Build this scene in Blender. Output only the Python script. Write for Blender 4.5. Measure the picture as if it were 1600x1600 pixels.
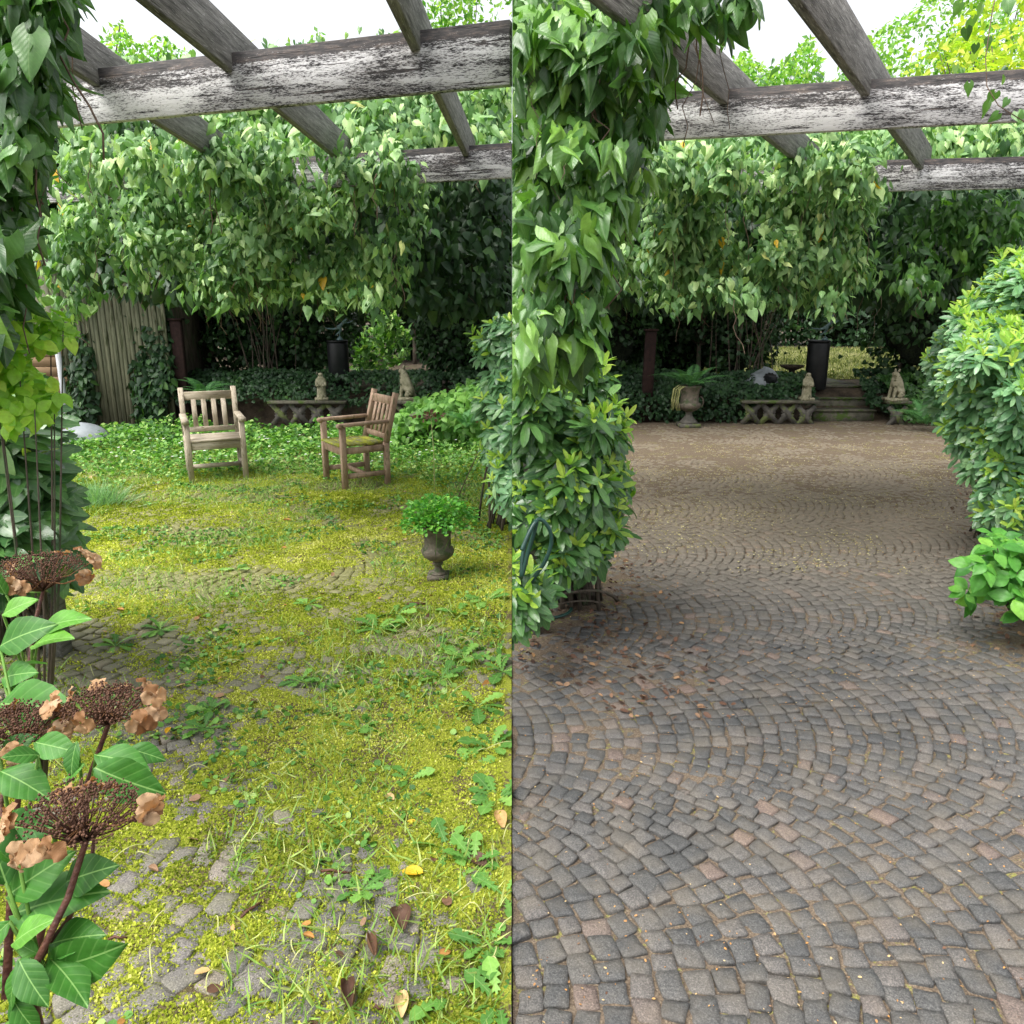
import bpy, math, random
import numpy as np
from mathutils import Vector, Matrix

random.seed(7)
rng = np.random.default_rng(11)
R = math.radians
scn = bpy.context.scene
for _o in list(bpy.data.objects):
    bpy.data.objects.remove(_o)

# ------------------------------------------------------------------ camera
PITCH = R(14.5)
EYE = np.array([0.0, 0.0, 1.6])
cam_d = bpy.data.cameras.new('camera')
cam = bpy.data.objects.new('camera', cam_d)
scn.collection.objects.link(cam)
cam.location = EYE
cam.rotation_euler = (R(90) - PITCH, 0, 0)
cam_d.sensor_width = 36
cam_d.lens = 27.0
cam_d.clip_start = 0.05
cam_d.clip_end = 400
scn.camera = cam

# ------------------------------------------------------------------ light
SUN_EL, SUN_AZ = R(60), R(-120)          # azimuth measured from +Y towards +X
world = bpy.data.worlds.new('World')
scn.world = world
world.use_nodes = True
wn, wl = world.node_tree.nodes, world.node_tree.links
wn.clear()
sky = wn.new('ShaderNodeTexSky')
sky.sky_type = 'NISHITA'
sky.sun_disc = False
sky.sun_elevation = SUN_EL
sky.sun_rotation = SUN_AZ
sky.air_density = 1.0
sky.dust_density = 4.0
hs = wn.new('ShaderNodeHueSaturation')
hs.inputs['Saturation'].default_value = 0.18
bgd = wn.new('ShaderNodeBackground')
bgd.inputs['Strength'].default_value = 0.15
wout = wn.new('ShaderNodeOutputWorld')
wl.new(sky.outputs[0], hs.inputs['Color'])
wl.new(hs.outputs[0], bgd.inputs['Color'])
wl.new(bgd.outputs[0], wout.inputs['Surface'])

sun_d = bpy.data.lights.new('sun', 'SUN')
sun_d.energy = 1.7
sun_d.angle = R(45)
sun_d.color = (1.0, 0.96, 0.88)
sun = bpy.data.objects.new('sun', sun_d)
scn.collection.objects.link(sun)
sdir = Vector((math.sin(SUN_AZ) * math.cos(SUN_EL), math.cos(SUN_AZ) * math.cos(SUN_EL), math.sin(SUN_EL)))
sun.rotation_euler = (-sdir).to_track_quat('-Z', 'Y').to_euler()
sun.location = (-4, -6, 12)

vs = scn.view_settings
vs.view_transform = 'Standard'
vs.look = 'None'
vs.gamma = 1
vs.exposure = 1.28
try:
    scn.cycles.use_denoising = True
    scn.cycles.denoiser = 'OPENIMAGEDENOISE'
    scn.cycles.max_bounces = 7
    scn.cycles.diffuse_bounces = 3
    scn.cycles.glossy_bounces = 2
    scn.cycles.transmission_bounces = 4
    scn.cycles.sample_clamp_indirect = 6
except Exception:
    pass

# ------------------------------------------------------------------ helpers
RT = np.array([1.0, 0, 0])
UP = np.array([0, math.sin(PITCH), math.cos(PITCH)])
FW = np.array([0, math.cos(PITCH), -math.sin(PITCH)])


def at(px, py, d):
    """point seen at photo pixel (px,py), d metres along the view axis"""
    px, py, d = np.broadcast_arrays(np.asarray(px, float), np.asarray(py, float), np.asarray(d, float))
    dx = (px - 800) / 1200.0
    dy = (800 - py) / 1200.0
    v = dx[..., None] * RT + dy[..., None] * UP + FW
    return EYE + v * d[..., None]


def gnd(px, py, z=0.0):
    dx = (px - 800) / 1200.0
    dy = (800 - py) / 1200.0
    v = dx * RT + dy * UP + FW
    return EYE + v * ((z - EYE[2]) / v[2])


def tag(o, label=None, cat=None, group=None, kind=None):
    if label: o['label'] = label
    if cat: o['category'] = cat
    if group: o['group'] = group
    if kind: o['kind'] = kind
    return o


def empty(name, loc, label=None, cat=None, group=None, rz=0):
    o = bpy.data.objects.new(name, None)
    scn.collection.objects.link(o)
    o.location = tuple(float(c) for c in loc)
    o.rotation_euler = (0, 0, rz)
    o.empty_display_size = 0.1
    return tag(o, label, cat, group)


def hashn(ix, iy, iz, s):
    h = (ix * 374761393 + iy * 668265263 + iz * 2147483647 + s * 974634777) & 0xFFFFFFFF
    h = ((h ^ (h >> 13)) * 1274126177) & 0xFFFFFFFF
    return ((h ^ (h >> 16)) & 0xFFFF) / 65535.0


def vnoise(p, scale, seed=0):
    q = np.asarray(p, float) / scale + 1000.0
    i = np.floor(q).astype(np.int64)
    f = q - i
    f = f * f * (3 - 2 * f)
    r = 0
    for a in (0, 1):
        for b in (0, 1):
            for c in (0, 1):
                w = (f[..., 0] if a else 1 - f[..., 0]) * (f[..., 1] if b else 1 - f[..., 1]) * (f[..., 2] if c else 1 - f[..., 2])
                r = r + w * hashn(i[..., 0] + a, i[..., 1] + b, i[..., 2] + c, seed)
    return r


def n2(x, y, scale, seed=0):
    return vnoise(np.stack([x, y, np.zeros_like(x)], -1), scale, seed)


def nrm(v):
    return v / np.maximum(np.linalg.norm(v, axis=-1, keepdims=True), 1e-9)


class MB:
    """collects geometry of one mesh object"""
    def __init__(s):
        s.v, s.lv, s.ls, s.at, s.uv, s.n = [], [], [], [], [], 0

    def add(s, verts, faces_flat, sizes, rnd=None, uv=None):
        verts = np.asarray(verts, float).reshape(-1, 3)
        s.v.append(verts)
        s.lv.append(np.asarray(faces_flat, np.int64) + s.n)
        s.ls.append(np.asarray(sizes, np.int64))
        s.at.append(np.zeros(len(verts)) if rnd is None else np.broadcast_to(rnd, (len(verts),)))
        s.uv.append(np.zeros((len(verts), 3)) if uv is None else uv)
        s.n += len(verts)
        return s

    def faces(s, verts, faces, rnd=None):
        return s.add(verts, [i for f in faces for i in f], [len(f) for f in faces], rnd)

    def box(s, c, size, rot=None, rnd=None, taper=None):
        x, y, z = [q / 2 for q in size]
        b = np.array([[-x, -y, -z], [x, -y, -z], [x, y, -z], [-x, y, -z], [-x, -y, z], [x, -y, z], [x, y, z], [-x, y, z]])
        if rot is not None: b = b @ np.array(rot).T
        return s.faces(b + np.array(c), [(0, 3, 2, 1), (4, 5, 6, 7), (0, 1, 5, 4), (1, 2, 6, 5), (2, 3, 7, 6), (3, 0, 4, 7)], rnd)

    def bar(s, a, b, w, h, up=(0, 0, 1), rnd=None, bev=0.0):
        """box from a to b, w wide, h tall; bevelled section"""
        a, b = np.array(a, float), np.array(b, float)
        d = b - a
        t = d / np.linalg.norm(d)
        x = np.cross(t, np.array(up, float)); x /= np.linalg.norm(x)
        y = np.cross(x, t)
        e = bev
        if e > 0:
            sec = [(-w/2+e, -h/2), (w/2-e, -h/2), (w/2, -h/2+e), (w/2, h/2-e), (w/2-e, h/2), (-w/2+e, h/2), (-w/2, h/2-e), (-w/2, -h/2+e)]
        else:
            sec = [(-w/2, -h/2), (w/2, -h/2), (w/2, h/2), (-w/2, h/2)]
        k = len(sec)
        V = [a + x * p + y * q for p, q in sec] + [b + x * p + y * q for p, q in sec]
        F = [(i, (i + 1) % k, k + (i + 1) % k, k + i) for i in range(k)] + [tuple(range(k - 1, -1, -1)), tuple(range(k, 2 * k))]
        F = [tuple(reversed(f)) for f in F]
        return s.faces(V, F, rnd)

    def tube(s, pts, rad, sides=6, rnd=None):
        pts = np.asarray(pts, float)
        n = len(pts)
        rad = np.broadcast_to(rad, (n,))
        t = np.gradient(pts, axis=0)
        t = nrm(t)
        ref = np.array([0.31, 0.17, 0.93]) if abs(t[0][2]) < 0.9 else np.array([1.0, 0.1, 0])
        x = nrm(np.cross(t, ref))
        y = np.cross(t, x)
        a = np.arange(sides) * 2 * math.pi / sides
        ring = pts[:, None] + rad[:, None, None] * (np.cos(a)[None, :, None] * x[:, None] + np.sin(a)[None, :, None] * y[:, None])
        F = []
        for i in range(n - 1):
            for j in range(sides):
                k = (j + 1) % sides
                F.append((i * sides + j, i * sides + k, (i + 1) * sides + k, (i + 1) * sides + j))
        F.append(tuple(range(sides - 1, -1, -1)))
        F.append(tuple((n - 1) * sides + j for j in range(sides)))
        return s.faces(ring.reshape(-1, 3), F, rnd)

    def lathe(s, c, prof, seg=24, flute=0, fd=0.0):
        c = np.array(c, float)
        V, F = [], []
        m = len(prof)
        for (r, z) in prof:
            for j in range(seg):
                a = 2 * math.pi * j / seg
                rr = r * (1 + (fd * (0.5 + 0.5 * math.cos(a * flute)) if flute else 0))
                V.append(c + np.array([rr * math.cos(a), rr * math.sin(a), z]))
        for i in range(m - 1):
            for j in range(seg):
                k = (j + 1) % seg
                F.append((i * seg + j, i * seg + k, (i + 1) * seg + k, (i + 1) * seg + j))
        F.append(tuple(range(seg - 1, -1, -1)))
        F.append(tuple((m - 1) * seg + j for j in range(seg)))
        return s.faces(V, F)

    def leaves(s, tpl, P, T, N, S, rnd=None, W=1.0):
        P = np.asarray(P, float).reshape(-1, 3)
        n = len(P)
        if n == 0: return s
        T = nrm(np.broadcast_to(T, (n, 3)))
        N = np.broadcast_to(N, (n, 3))
        X = nrm(np.cross(T, N))
        N = np.cross(X, T)
        S = np.broadcast_to(S, (n,))
        v, ff, sz = tpl
        Wd = np.broadcast_to(W, (n,))
        V = P[:, None] + S[:, None, None] * (v[None, :, 0, None] * X[:, None] * Wd[:, None, None] + v[None, :, 1, None] * T[:, None] + v[None, :, 2, None] * N[:, None])
        m = len(v)
        fl = (ff[None] + (np.arange(n) * m)[:, None]).ravel()
        if rnd is None: rnd = rng.random(n)
        uv = np.tile(v, (n, 1))
        return s.add(V.reshape(-1, 3), fl, np.tile(sz, n), np.repeat(np.broadcast_to(rnd, (n,)), m), uv)

    def build(s, name, mat, parent=None, smooth=False, clip=None):
        me = bpy.data.meshes.new(name)
        V = np.concatenate(s.v); L = np.concatenate(s.lv); Z = np.concatenate(s.ls)
        if clip is not None:      # keep every island's face on one side of x=0
            st = np.concatenate([[0], np.cumsum(Z)[:-1]])
            good = (V[:, 0] * clip > 0.0)[L]
            keep = np.add.reduceat(good.astype(int), st) > 0
            L = L[np.repeat(keep, Z)]; Z = Z[keep]
            V = V.copy(); V[:, 0] = np.where(V[:, 0] * clip < 0.001, 0.001 * clip, V[:, 0])
        me.vertices.add(len(V)); me.vertices.foreach_set('co', V.ravel().astype(np.float32))
        me.loops.add(len(L)); me.loops.foreach_set('vertex_index', L.astype(np.int32))
        me.polygons.add(len(Z))
        st = np.concatenate([[0], np.cumsum(Z)[:-1]]).astype(np.int32)
        me.polygons.foreach_set('loop_start', st)
        me.polygons.foreach_set('loop_total', Z.astype(np.int32))
        me.update(calc_edges=True)
        a = me.attributes.new('rnd', 'FLOAT', 'POINT')
        a.data.foreach_set('value', np.concatenate(s.at).astype(np.float32))
        a = me.attributes.new('luv', 'FLOAT_VECTOR', 'POINT')
        a.data.foreach_set('vector', np.concatenate(s.uv).ravel().astype(np.float32))
        if smooth:
            me.polygons.foreach_set('use_smooth', np.ones(len(Z), bool))
        me.materials.append(mat)
        o = bpy.data.objects.new(name, me)
        scn.collection.objects.link(o)
        if parent is not None:
            o.parent = parent
            o.matrix_parent_inverse = Matrix.LocRotScale(parent.location, parent.rotation_euler, None).inverted()
        return o


def tplate(verts, faces):
    return (np.array(verts, float), np.array([i for f in faces for i in f]), np.array([len(f) for f in faces]))


def sym_leaf(rim, mid, fold, droop, faces):
    """rim: right-hand outline; mid: midrib y's; faces index m0.. then r0.."""
    M, K = len(mid), len(rim)
    V = [(0, y, -droop * y * y) for y in mid]
    V += [(x, y, fold * abs(x) - droop * y * y) for x, y in rim]
    V += [(-x, y, fold * abs(x) - droop * y * y) for x, y in rim]
    F = []
    for f in faces:
        F.append(tuple(f))
        F.append(tuple(reversed([i if i < M else i + K for i in f])))
    return tplate(V, F)


def lgrid(ts, ws, nu=7, nv=2, fold=-.25, droop=.25, back=0.0, wave=0.0, serr=0.0, lobes=None):
    V, F = [], []
    for i in range(nu + 1):
        t = i / nu
        w = float(np.interp(t, ts, ws)) + (serr if (i % 2 and 0 < i < nu) else 0)
        for j in range(-nv, nv + 1):
            q = j / nv
            x = w * q
            y = t - back * q * q * (1 - t) ** 1.5
            z = fold * abs(x) * (1.2 - .7 * abs(q)) - droop * t * t + wave * math.sin(t * 9 + 2 * q) * abs(q)
            V.append((x, y, z))
    m = 2 * nv + 1
    for i in range(nu):
        for j in range(2 * nv):
            F.append((i * m + j, i * m + j + 1, (i + 1) * m + j + 1, (i + 1) * m + j))
    return tplate(V, F)


_it, _iw = [0, .1, .22, .36, .5, .7, .88, 1], [.16, .38, .46, .44, .36, .22, .1, .005]
_bt, _bw = [0, .1, .25, .4, .5, .7, .88, 1], [.2, .40, .44, .50, .34, .2, .09, .005]
IVY = [lgrid(_it, _iw, 7, 2, -.30, .25, .25, .02), lgrid(_it, _iw, 7, 2, -.55, .50, .22, .03), lgrid(_bt, _bw, 7, 2, -.25, .15, .28, .03), lgrid(_it, [q * .8 for q in _iw], 7, 2, -.8, .35, .15, .02)]
IVY_N = [lgrid(_it, _iw, 12, 3, -.28, .25, .28, .025), lgrid(_it, _iw, 12, 3, -.6, .55, .25, .04), lgrid(_bt, _bw, 12, 3, -.3, .2, .28, .035), lgrid(_it, [q * .8 for q in _iw], 12, 3, -.9, .4, .18, .03)]
IVY_S = sym_leaf([(.42, .02), (.36, .48)], [0, .45, 1.0], -.3, .2, [(0, 3, 4, 1), (1, 4, 2)])
RHO = sym_leaf([(.12, .22), (.17, .6)], [0, .25, .65, 1.0], .25, .22, [(0, 4, 1), (1, 4, 5, 2), (2, 5, 3)])
RHO_D = sym_leaf([(.05, .08), (.13, .25), (.175, .5), (.16, .75), (.08, .93)], [0, .25, .5, .75, 1.0], .22, .25,
                 [(0, 5, 6, 1), (1, 6, 7, 2), (2, 7, 8, 3), (3, 8, 9, 4)])
OVA = lgrid([0, .08, .25, .45, .65, .85, 1], [.01, .11, .27, .34, .29, .14, .005], 26, 3, .24, .30, .03, .022, .0045)
PETAL = lgrid([0, .3, .6, .85, 1], [.08, .40, .54, .44, .16], 9, 3, .3, .3, 0, .13, .02)
SML = sym_leaf([(.25, .45)], [0, 1.0], .25, .15, [(0, 2, 1)])
ROUND = sym_leaf([(.3, .05), (.5, .4), (.35, .8)], [0, .4, 1.0], .12, .1, [(0, 3, 4, 1), (1, 4, 5, 2)])
BLADE = tplate([(-.03, 0, 0), (.03, 0, 0), (.022, .5, -.03), (-.022, .5, -.03), (0, 1, -.2)], [(0, 1, 2, 3), (3, 2, 4)])
STRAP = tplate([(-.1, 0, 0), (.1, 0, 0), (.13, .6, .02), (-.13, .6, .02), (0, 1, -.05)], [(0, 1, 2, 3), (3, 2, 4)])
_d = []
_rim = [(.03, 0), (.03, .25), (.11, .22), (.05, .38), (.16, .38), (.07, .52), (.2, .55), (.1, .68), (.22, .74), (.17, .9), (0.03, 1.0)]
DAND = sym_leaf(_rim, [0, .25, .3, .38, .45, .52, .6, .68, .8, .9, 1.02], .15, .35,
                [(i, 11 + i, 12 + i, i + 1) for i in range(10)])

# ------------------------------------------------------------------ materials
def new_mat(name):
    m = bpy.data.materials.new(name)
    m.use_nodes = True
    nt = m.node_tree
    nt.nodes.clear()
    return m, nt.nodes, nt.links


def node(n, typ, **kw):
    o = n.new(typ)
    for k, v in kw.items():
        if k in o.inputs: o.inputs[k].default_value = v
        else: setattr(o, k, v)
    return o


def ramp(n, l, fac, stops):
    r = n.new('ShaderNodeValToRGB')
    el = r.color_ramp.elements
    while len(el) < len(stops): el.new(0.5)
    for e, (p, c) in zip(el, stops):
        e.position = p
        e.color = (*c, 1) if len(c) == 3 else c
    l.new(fac, r.inputs[0])
    return r.outputs[0]


def mixc(n, l, fac, a, b, mode='MIX'):
    m = n.new('ShaderNodeMix'); m.data_type = 'RGBA'; m.blend_type = mode
    if isinstance(fac, float): m.inputs[0].default_value = fac
    else: l.new(fac, m.inputs[0])
    for s, v in ((6, a), (7, b)):
        if isinstance(v, tuple): m.inputs[s].default_value = (*v, 1)
        else: l.new(v, m.inputs[s])
    return m.outputs[2]


def mth(n, l, op, a, b=None, c=None):
    m = n.new('ShaderNodeMath'); m.operation = op
    for i, v in enumerate((a, b, c)):
        if v is None: continue
        if isinstance(v, (int, float)): m.inputs[i].default_value = v
        else: l.new(v, m.inputs[i])
    return m.outputs[0]


def leaf_mat(name, stops, trans=0.3, rough=0.42, spec=0.5, veins=0.0, tcol=(1.0, 1.25, .45), vein_col=(.35, .5, .2), vn=7.0):
    m, n, l = new_mat(name)
    a = node(n, 'ShaderNodeAttribute', attribute_name='rnd')
    col = ramp(n, l, a.outputs['Fac'], stops)
    geo = n.new('ShaderNodeNewGeometry')
    nz = node(n, 'ShaderNodeTexNoise', Scale=42.0, Detail=5.0, Roughness=.7)
    l.new(geo.outputs['Position'], nz.inputs['Vector'])
    v = mth(n, l, 'MULTIPLY_ADD', nz.outputs['Fac'], 1.1, 0.45)
    mul = n.new('ShaderNodeVectorMath'); mul.operation = 'SCALE'
    l.new(col, mul.inputs[0]); l.new(v, mul.inputs['Scale'])
    col = mul.outputs[0]
    bump_in = None
    if veins > 0:
        u = node(n, 'ShaderNodeAttribute', attribute_name='luv')
        sp = n.new('ShaderNodeSeparateXYZ'); l.new(u.outputs['Vector'], sp.inputs[0])
        ax = mth(n, l, 'ABSOLUTE', sp.outputs[0])
        mid = mth(n, l, 'LESS_THAN', ax, 0.011)
        w = mth(n, l, 'SUBTRACT', sp.outputs[1], mth(n, l, 'MULTIPLY', ax, 0.9))
        fr = mth(n, l, 'FRACT', mth(n, l, 'MULTIPLY', w, vn))
        dd = mth(n, l, 'ABSOLUTE', mth(n, l, 'SUBTRACT', fr, 0.5))
        lat = mth(n, l, 'SUBTRACT', 1.0, mth(n, l, 'MINIMUM', mth(n, l, 'MULTIPLY', dd, 9.0), 1.0))
        vv = mth(n, l, 'MAXIMUM', mid, mth(n, l, 'MULTIPLY', lat, 0.3))
        bump_in = mth(n, l, 'MULTIPLY', dd, 1.0)
        col = mixc(n, l, mth(n, l, 'MULTIPLY', vv, veins), col, vein_col)
    p = node(n, 'ShaderNodeBsdfPrincipled', Roughness=rough)
    p.inputs['Specular IOR Level'].default_value = spec
    l.new(col, p.inputs['Base Color'])
    if bump_in is not None:
        b = node(n, 'ShaderNodeBump', Strength=0.18, Distance=0.003)
        l.new(bump_in, b.inputs['Height']); l.new(b.outputs[0], p.inputs['Normal'])
    t = n.new('ShaderNodeBsdfTranslucent')
    tc = mixc(n, l, 1.0, col, tcol, 'MULTIPLY')
    l.new(tc, t.inputs['Color'])
    mx = node(n, 'ShaderNodeMixShader'); mx.inputs[0].default_value = trans
    l.new(p.outputs[0], mx.inputs[1]); l.new(t.outputs[0], mx.inputs[2])
    o = n.new('ShaderNodeOutputMaterial')
    l.new(mx.outputs[0], o.inputs[0])
    return m


def rough_mat(name, c1, c2, scale=12.0, c3=None, s3=40.0, t3=0.6, rough=0.85, bump=0.4, bd=0.01, stretch=None, spec=0.3, object_space=True, detail=6.0):
    m, n, l = new_mat(name)
    tc = n.new('ShaderNodeTexCoord')
    vec = tc.outputs['Object']
    if stretch:
        mp = n.new('ShaderNodeMapping'); mp.inputs['Scale'].default_value = stretch
        l.new(vec, mp.inputs['Vector']); vec = mp.outputs[0]
    nz = node(n, 'ShaderNodeTexNoise', Scale=scale, Detail=detail, Roughness=0.65); l.new(vec, nz.inputs['Vector'])
    col = ramp(n, l, nz.outputs['Fac'], [(0.35, c1), (0.65, c2)])
    if c3:
        n3 = node(n, 'ShaderNodeTexNoise', Scale=s3, Detail=4.0, Roughness=0.7); l.new(vec, n3.inputs['Vector'])
        f = ramp(n, l, n3.outputs['Fac'], [(t3 - .04, (0, 0, 0)), (t3 + .04, (1, 1, 1))])
        col = mixc(n, l, f, col, c3)
    p = node(n, 'ShaderNodeBsdfPrincipled', Roughness=rough)
    p.inputs['Specular IOR Level'].default_value = spec
    l.new(col, p.inputs['Base Color'])
    if bump:
        n4 = node(n, 'ShaderNodeTexNoise', Scale=scale * 4, Detail=5.0); l.new(vec, n4.inputs['Vector'])
        b = node(n, 'ShaderNodeBump', Strength=bump, Distance=bd)
        l.new(n4.outputs['Fac'], b.inputs['Height']); l.new(b.outputs[0], p.inputs['Normal'])
    o = n.new('ShaderNodeOutputMaterial'); l.new(p.outputs[0], o.inputs[0])
    return m


M = {}
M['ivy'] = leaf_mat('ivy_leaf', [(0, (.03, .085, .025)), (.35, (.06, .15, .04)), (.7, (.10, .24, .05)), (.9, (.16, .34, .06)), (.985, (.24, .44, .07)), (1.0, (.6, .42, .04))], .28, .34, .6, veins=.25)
M['ivy_dark'] = leaf_mat('ivy_shade_leaf', [(0, (.015, .04, .018)), (.5, (.03, .075, .028)), (.85, (.05, .12, .035)), (1, (.10, .22, .04))], .2, .45, .4)  # shaded copy of the ivy, shade put into its leaf colours
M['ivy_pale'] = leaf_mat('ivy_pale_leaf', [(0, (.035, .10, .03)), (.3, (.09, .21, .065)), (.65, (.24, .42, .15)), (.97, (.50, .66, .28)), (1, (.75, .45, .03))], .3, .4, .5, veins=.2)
M['rho'] = leaf_mat('rhododendron_leaf', [(0, (.03, .09, .03)), (.5, (.07, .18, .045)), (.9, (.12, .28, .06)), (1, (.18, .36, .07))], .15, .28, .6, veins=.2, vn=5)
M['rho_young'] = leaf_mat('rhododendron_young_leaf', [(0, (.20, .42, .05)), (.5, (.36, .56, .08)), (1, (.55, .68, .12))], .4, .42, .4)
M['rho_pale'] = leaf_mat('rhododendron_pale_leaf', [(0, (.06, .17, .07)), (.5, (.15, .33, .14)), (1, (.32, .52, .24))], .2, .3, .6, veins=.2, vn=5)
M['hydr'] = leaf_mat('hydrangea_leaf', [(0, (.02, .085, .014)), (.5, (.055, .20, .022)), (1, (.16, .40, .04))], .28, .5, .35, veins=.6, vn=6, vein_col=(.30, .52, .16))
M['fresh'] = leaf_mat('fresh_leaf', [(0, (.05, .20, .03)), (.5, (.11, .34, .05)), (1, (.24, .50, .07))], .35, .42, .4)
M['sprig'] = leaf_mat('lime_sprig_leaf', [(0, (.18, .42, .04)), (.5, (.34, .60, .06)), (1, (.58, .76, .10))], .4, .4, .4)
M['moss'] = leaf_mat('moss_frond', [(0, (.14, .19, .015)), (.35, (.36, .41, .04)), (.75, (.60, .61, .10)), (1, (.74, .70, .28))], .3, .8, .15)
M['weed'] = leaf_mat('weed_leaf', [(0, (.035, .12, .025)), (.5, (.11, .27, .045)), (.85, (.22, .43, .08)), (1, (.42, .56, .18))], .3, .5, .35, veins=.3)
M['grass'] = leaf_mat('grass_blade', [(0, (.14, .28, .05)), (.5, (.28, .44, .09)), (1, (.55, .60, .22))], .3, .5, .3)
M['bluegrass'] = leaf_mat('blue_grass_blade', [(0, (.14, .30, .12)), (1, (.34, .52, .26))], .3, .5, .3)
M['lawn'] = leaf_mat('lawn_blade', [(0, (.06, .085, .03)), (.6, (.15, .175, .05)), (1, (.36, .35, .14))], .3, .6, .2)
M['tree'] = leaf_mat('tree_leaf', [(0, (.12, .30, .05)), (.5, (.24, .46, .09)), (1, (.48, .64, .14))], .5, .5, .3)
M['tree_yellow'] = leaf_mat('tree_yellow_leaf', [(0, (.30, .46, .06)), (.5, (.52, .64, .08)), (1, (.75, .75, .12))], .5, .5, .3)
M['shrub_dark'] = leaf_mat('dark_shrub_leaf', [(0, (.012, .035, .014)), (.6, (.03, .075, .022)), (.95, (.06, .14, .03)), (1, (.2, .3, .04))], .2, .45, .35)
M['fern'] = leaf_mat('fern_leaf', [(0, (.06, .18, .06)), (1, (.13, .32, .10))], .3, .5, .3)
M['dryleaf'] = leaf_mat('dry_leaf', [(0, (.06, .035, .025)), (.35, (.16, .08, .05)), (.6, (.32, .2, .12)), (.85, (.45, .22, .06)), (1, (.62, .48, .25))], .15, .6, .3, tcol=(1, .8, .5), veins=.2, vein_col=(.25, .18, .12))
M['yellowleaf'] = leaf_mat('yellow_leaf', [(0, (.75, .42, .02)), (1, (.85, .55, .03))], .3, .5, .3, tcol=(1, .9, .4), veins=.4, vein_col=(.9, .7, .15))
M['petal'] = leaf_mat('dry_petal', [(0, (.24, .11, .045)), (.5, (.40, .24, .12)), (1, (.54, .38, .24))], .35, .6, .25, tcol=(1, .75, .45), veins=.25, vein_col=(.40, .24, .12))
M['seed'] = rough_mat('dry_seed_head', (.05, .022, .014), (.14, .07, .042), 60, rough=.8, bump=0)
M['straw'] = rough_mat('straw_stem', (.34, .36, .12), (.52, .52, .24), 20, rough=.6, bump=0)
M['redstem'] = rough_mat('dark_red_stem', (.05, .018, .015), (.12, .05, .03), 40, rough=.5)
M['stem'] = rough_mat('ivy_stem', (.09, .06, .045), (.20, .14, .10), 30, rough=.85)
M['bark'] = rough_mat('bark', (.05, .04, .03), (.13, .105, .08), 14, (.06, .08, .04), 9, .58, stretch=(1, 1, .3), bump=.8)
M['core'] = rough_mat('light_block_core', (.006, .010, .006), (.022, .032, .014), 9, rough=.95, bump=1.0, bd=.05)
M['teak'] = rough_mat('weathered_teak', (.30, .25, .18), (.52, .45, .36), 5, (.17, .15, .09), 7, .62, stretch=(5, 5, 1), rough=.75, bump=.5, bd=.004)
M['teak_h'] = rough_mat('weathered_teak_rail', (.30, .25, .18), (.50, .44, .35), 5, (.20, .17, .10), 7, .62, stretch=(1, 5, 5), rough=.75, bump=.5, bd=.004)
M['teak_brown'] = rough_mat('brown_teak', (.28, .18, .12), (.46, .33, .24), 6, (.16, .14, .07), 8, .62, stretch=(3, 3, 1), rough=.7, bump=.5, bd=.004)
M['teak_moss'] = rough_mat('mossy_teak_seat', (.18, .18, .10), (.32, .32, .10), 10, (.36, .38, .04), 12, .50, rough=.9, bump=.8)
M['stone'] = rough_mat('weathered_stone', (.06, .056, .05), (.14, .13, .11), 8, (.14, .17, .06), 6, .56, rough=.9, bump=.7)
M['stone_moss'] = rough_mat('mossy_stone', (.07, .065, .05), (.16, .15, .11), 9, (.07, .11, .025), 7, .55, rough=.95, bump=.9)
M['statue'] = rough_mat('statue_stone', (.18, .17, .10), (.38, .35, .25), 14, (.08, .08, .04), 10, .58, rough=.9, bump=.7)
M['urn'] = rough_mat('urn_metal', (.09, .075, .06), (.17, .145, .11), 18, (.06, .08, .035), 12, .55, rough=.75, bump=.5)
M['black'] = rough_mat('black_plinth', (.006, .007, .008), (.016, .017, .018), 5, rough=.45, bump=.1)
M['bronze'] = rough_mat('bronze_patina', (.06, .10, .10), (.14, .22, .22), 20, rough=.5, bump=.3)
M['white'] = rough_mat('white_plastic', (.17, .19, .20), (.27, .30, .32), 4, (.30, .33, .28), 5, .66, rough=.5, bump=.05)
M['rust'] = rough_mat('rusty_red_post', (.016, .008, .007), (.035, .017, .014), 20, rough=.9)
M['hose'] = rough_mat('green_hose', (.010, .045, .035), (.018, .07, .055), 5, rough=.35, bump=0, spec=.5)
M['tan'] = rough_mat('tan_board', (.34, .22, .12), (.48, .33, .20), 3, stretch=(.3, 1, 6), rough=.8)
M['pipe'] = rough_mat('pale_pipe', (.55, .58, .60), (.65, .67, .68), 3, rough=.4, bump=0)
M['soilpot'] = rough_mat('potting_soil', (.02, .015, .01), (.06, .045, .03), 30, rough=1, bump=1)


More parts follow.
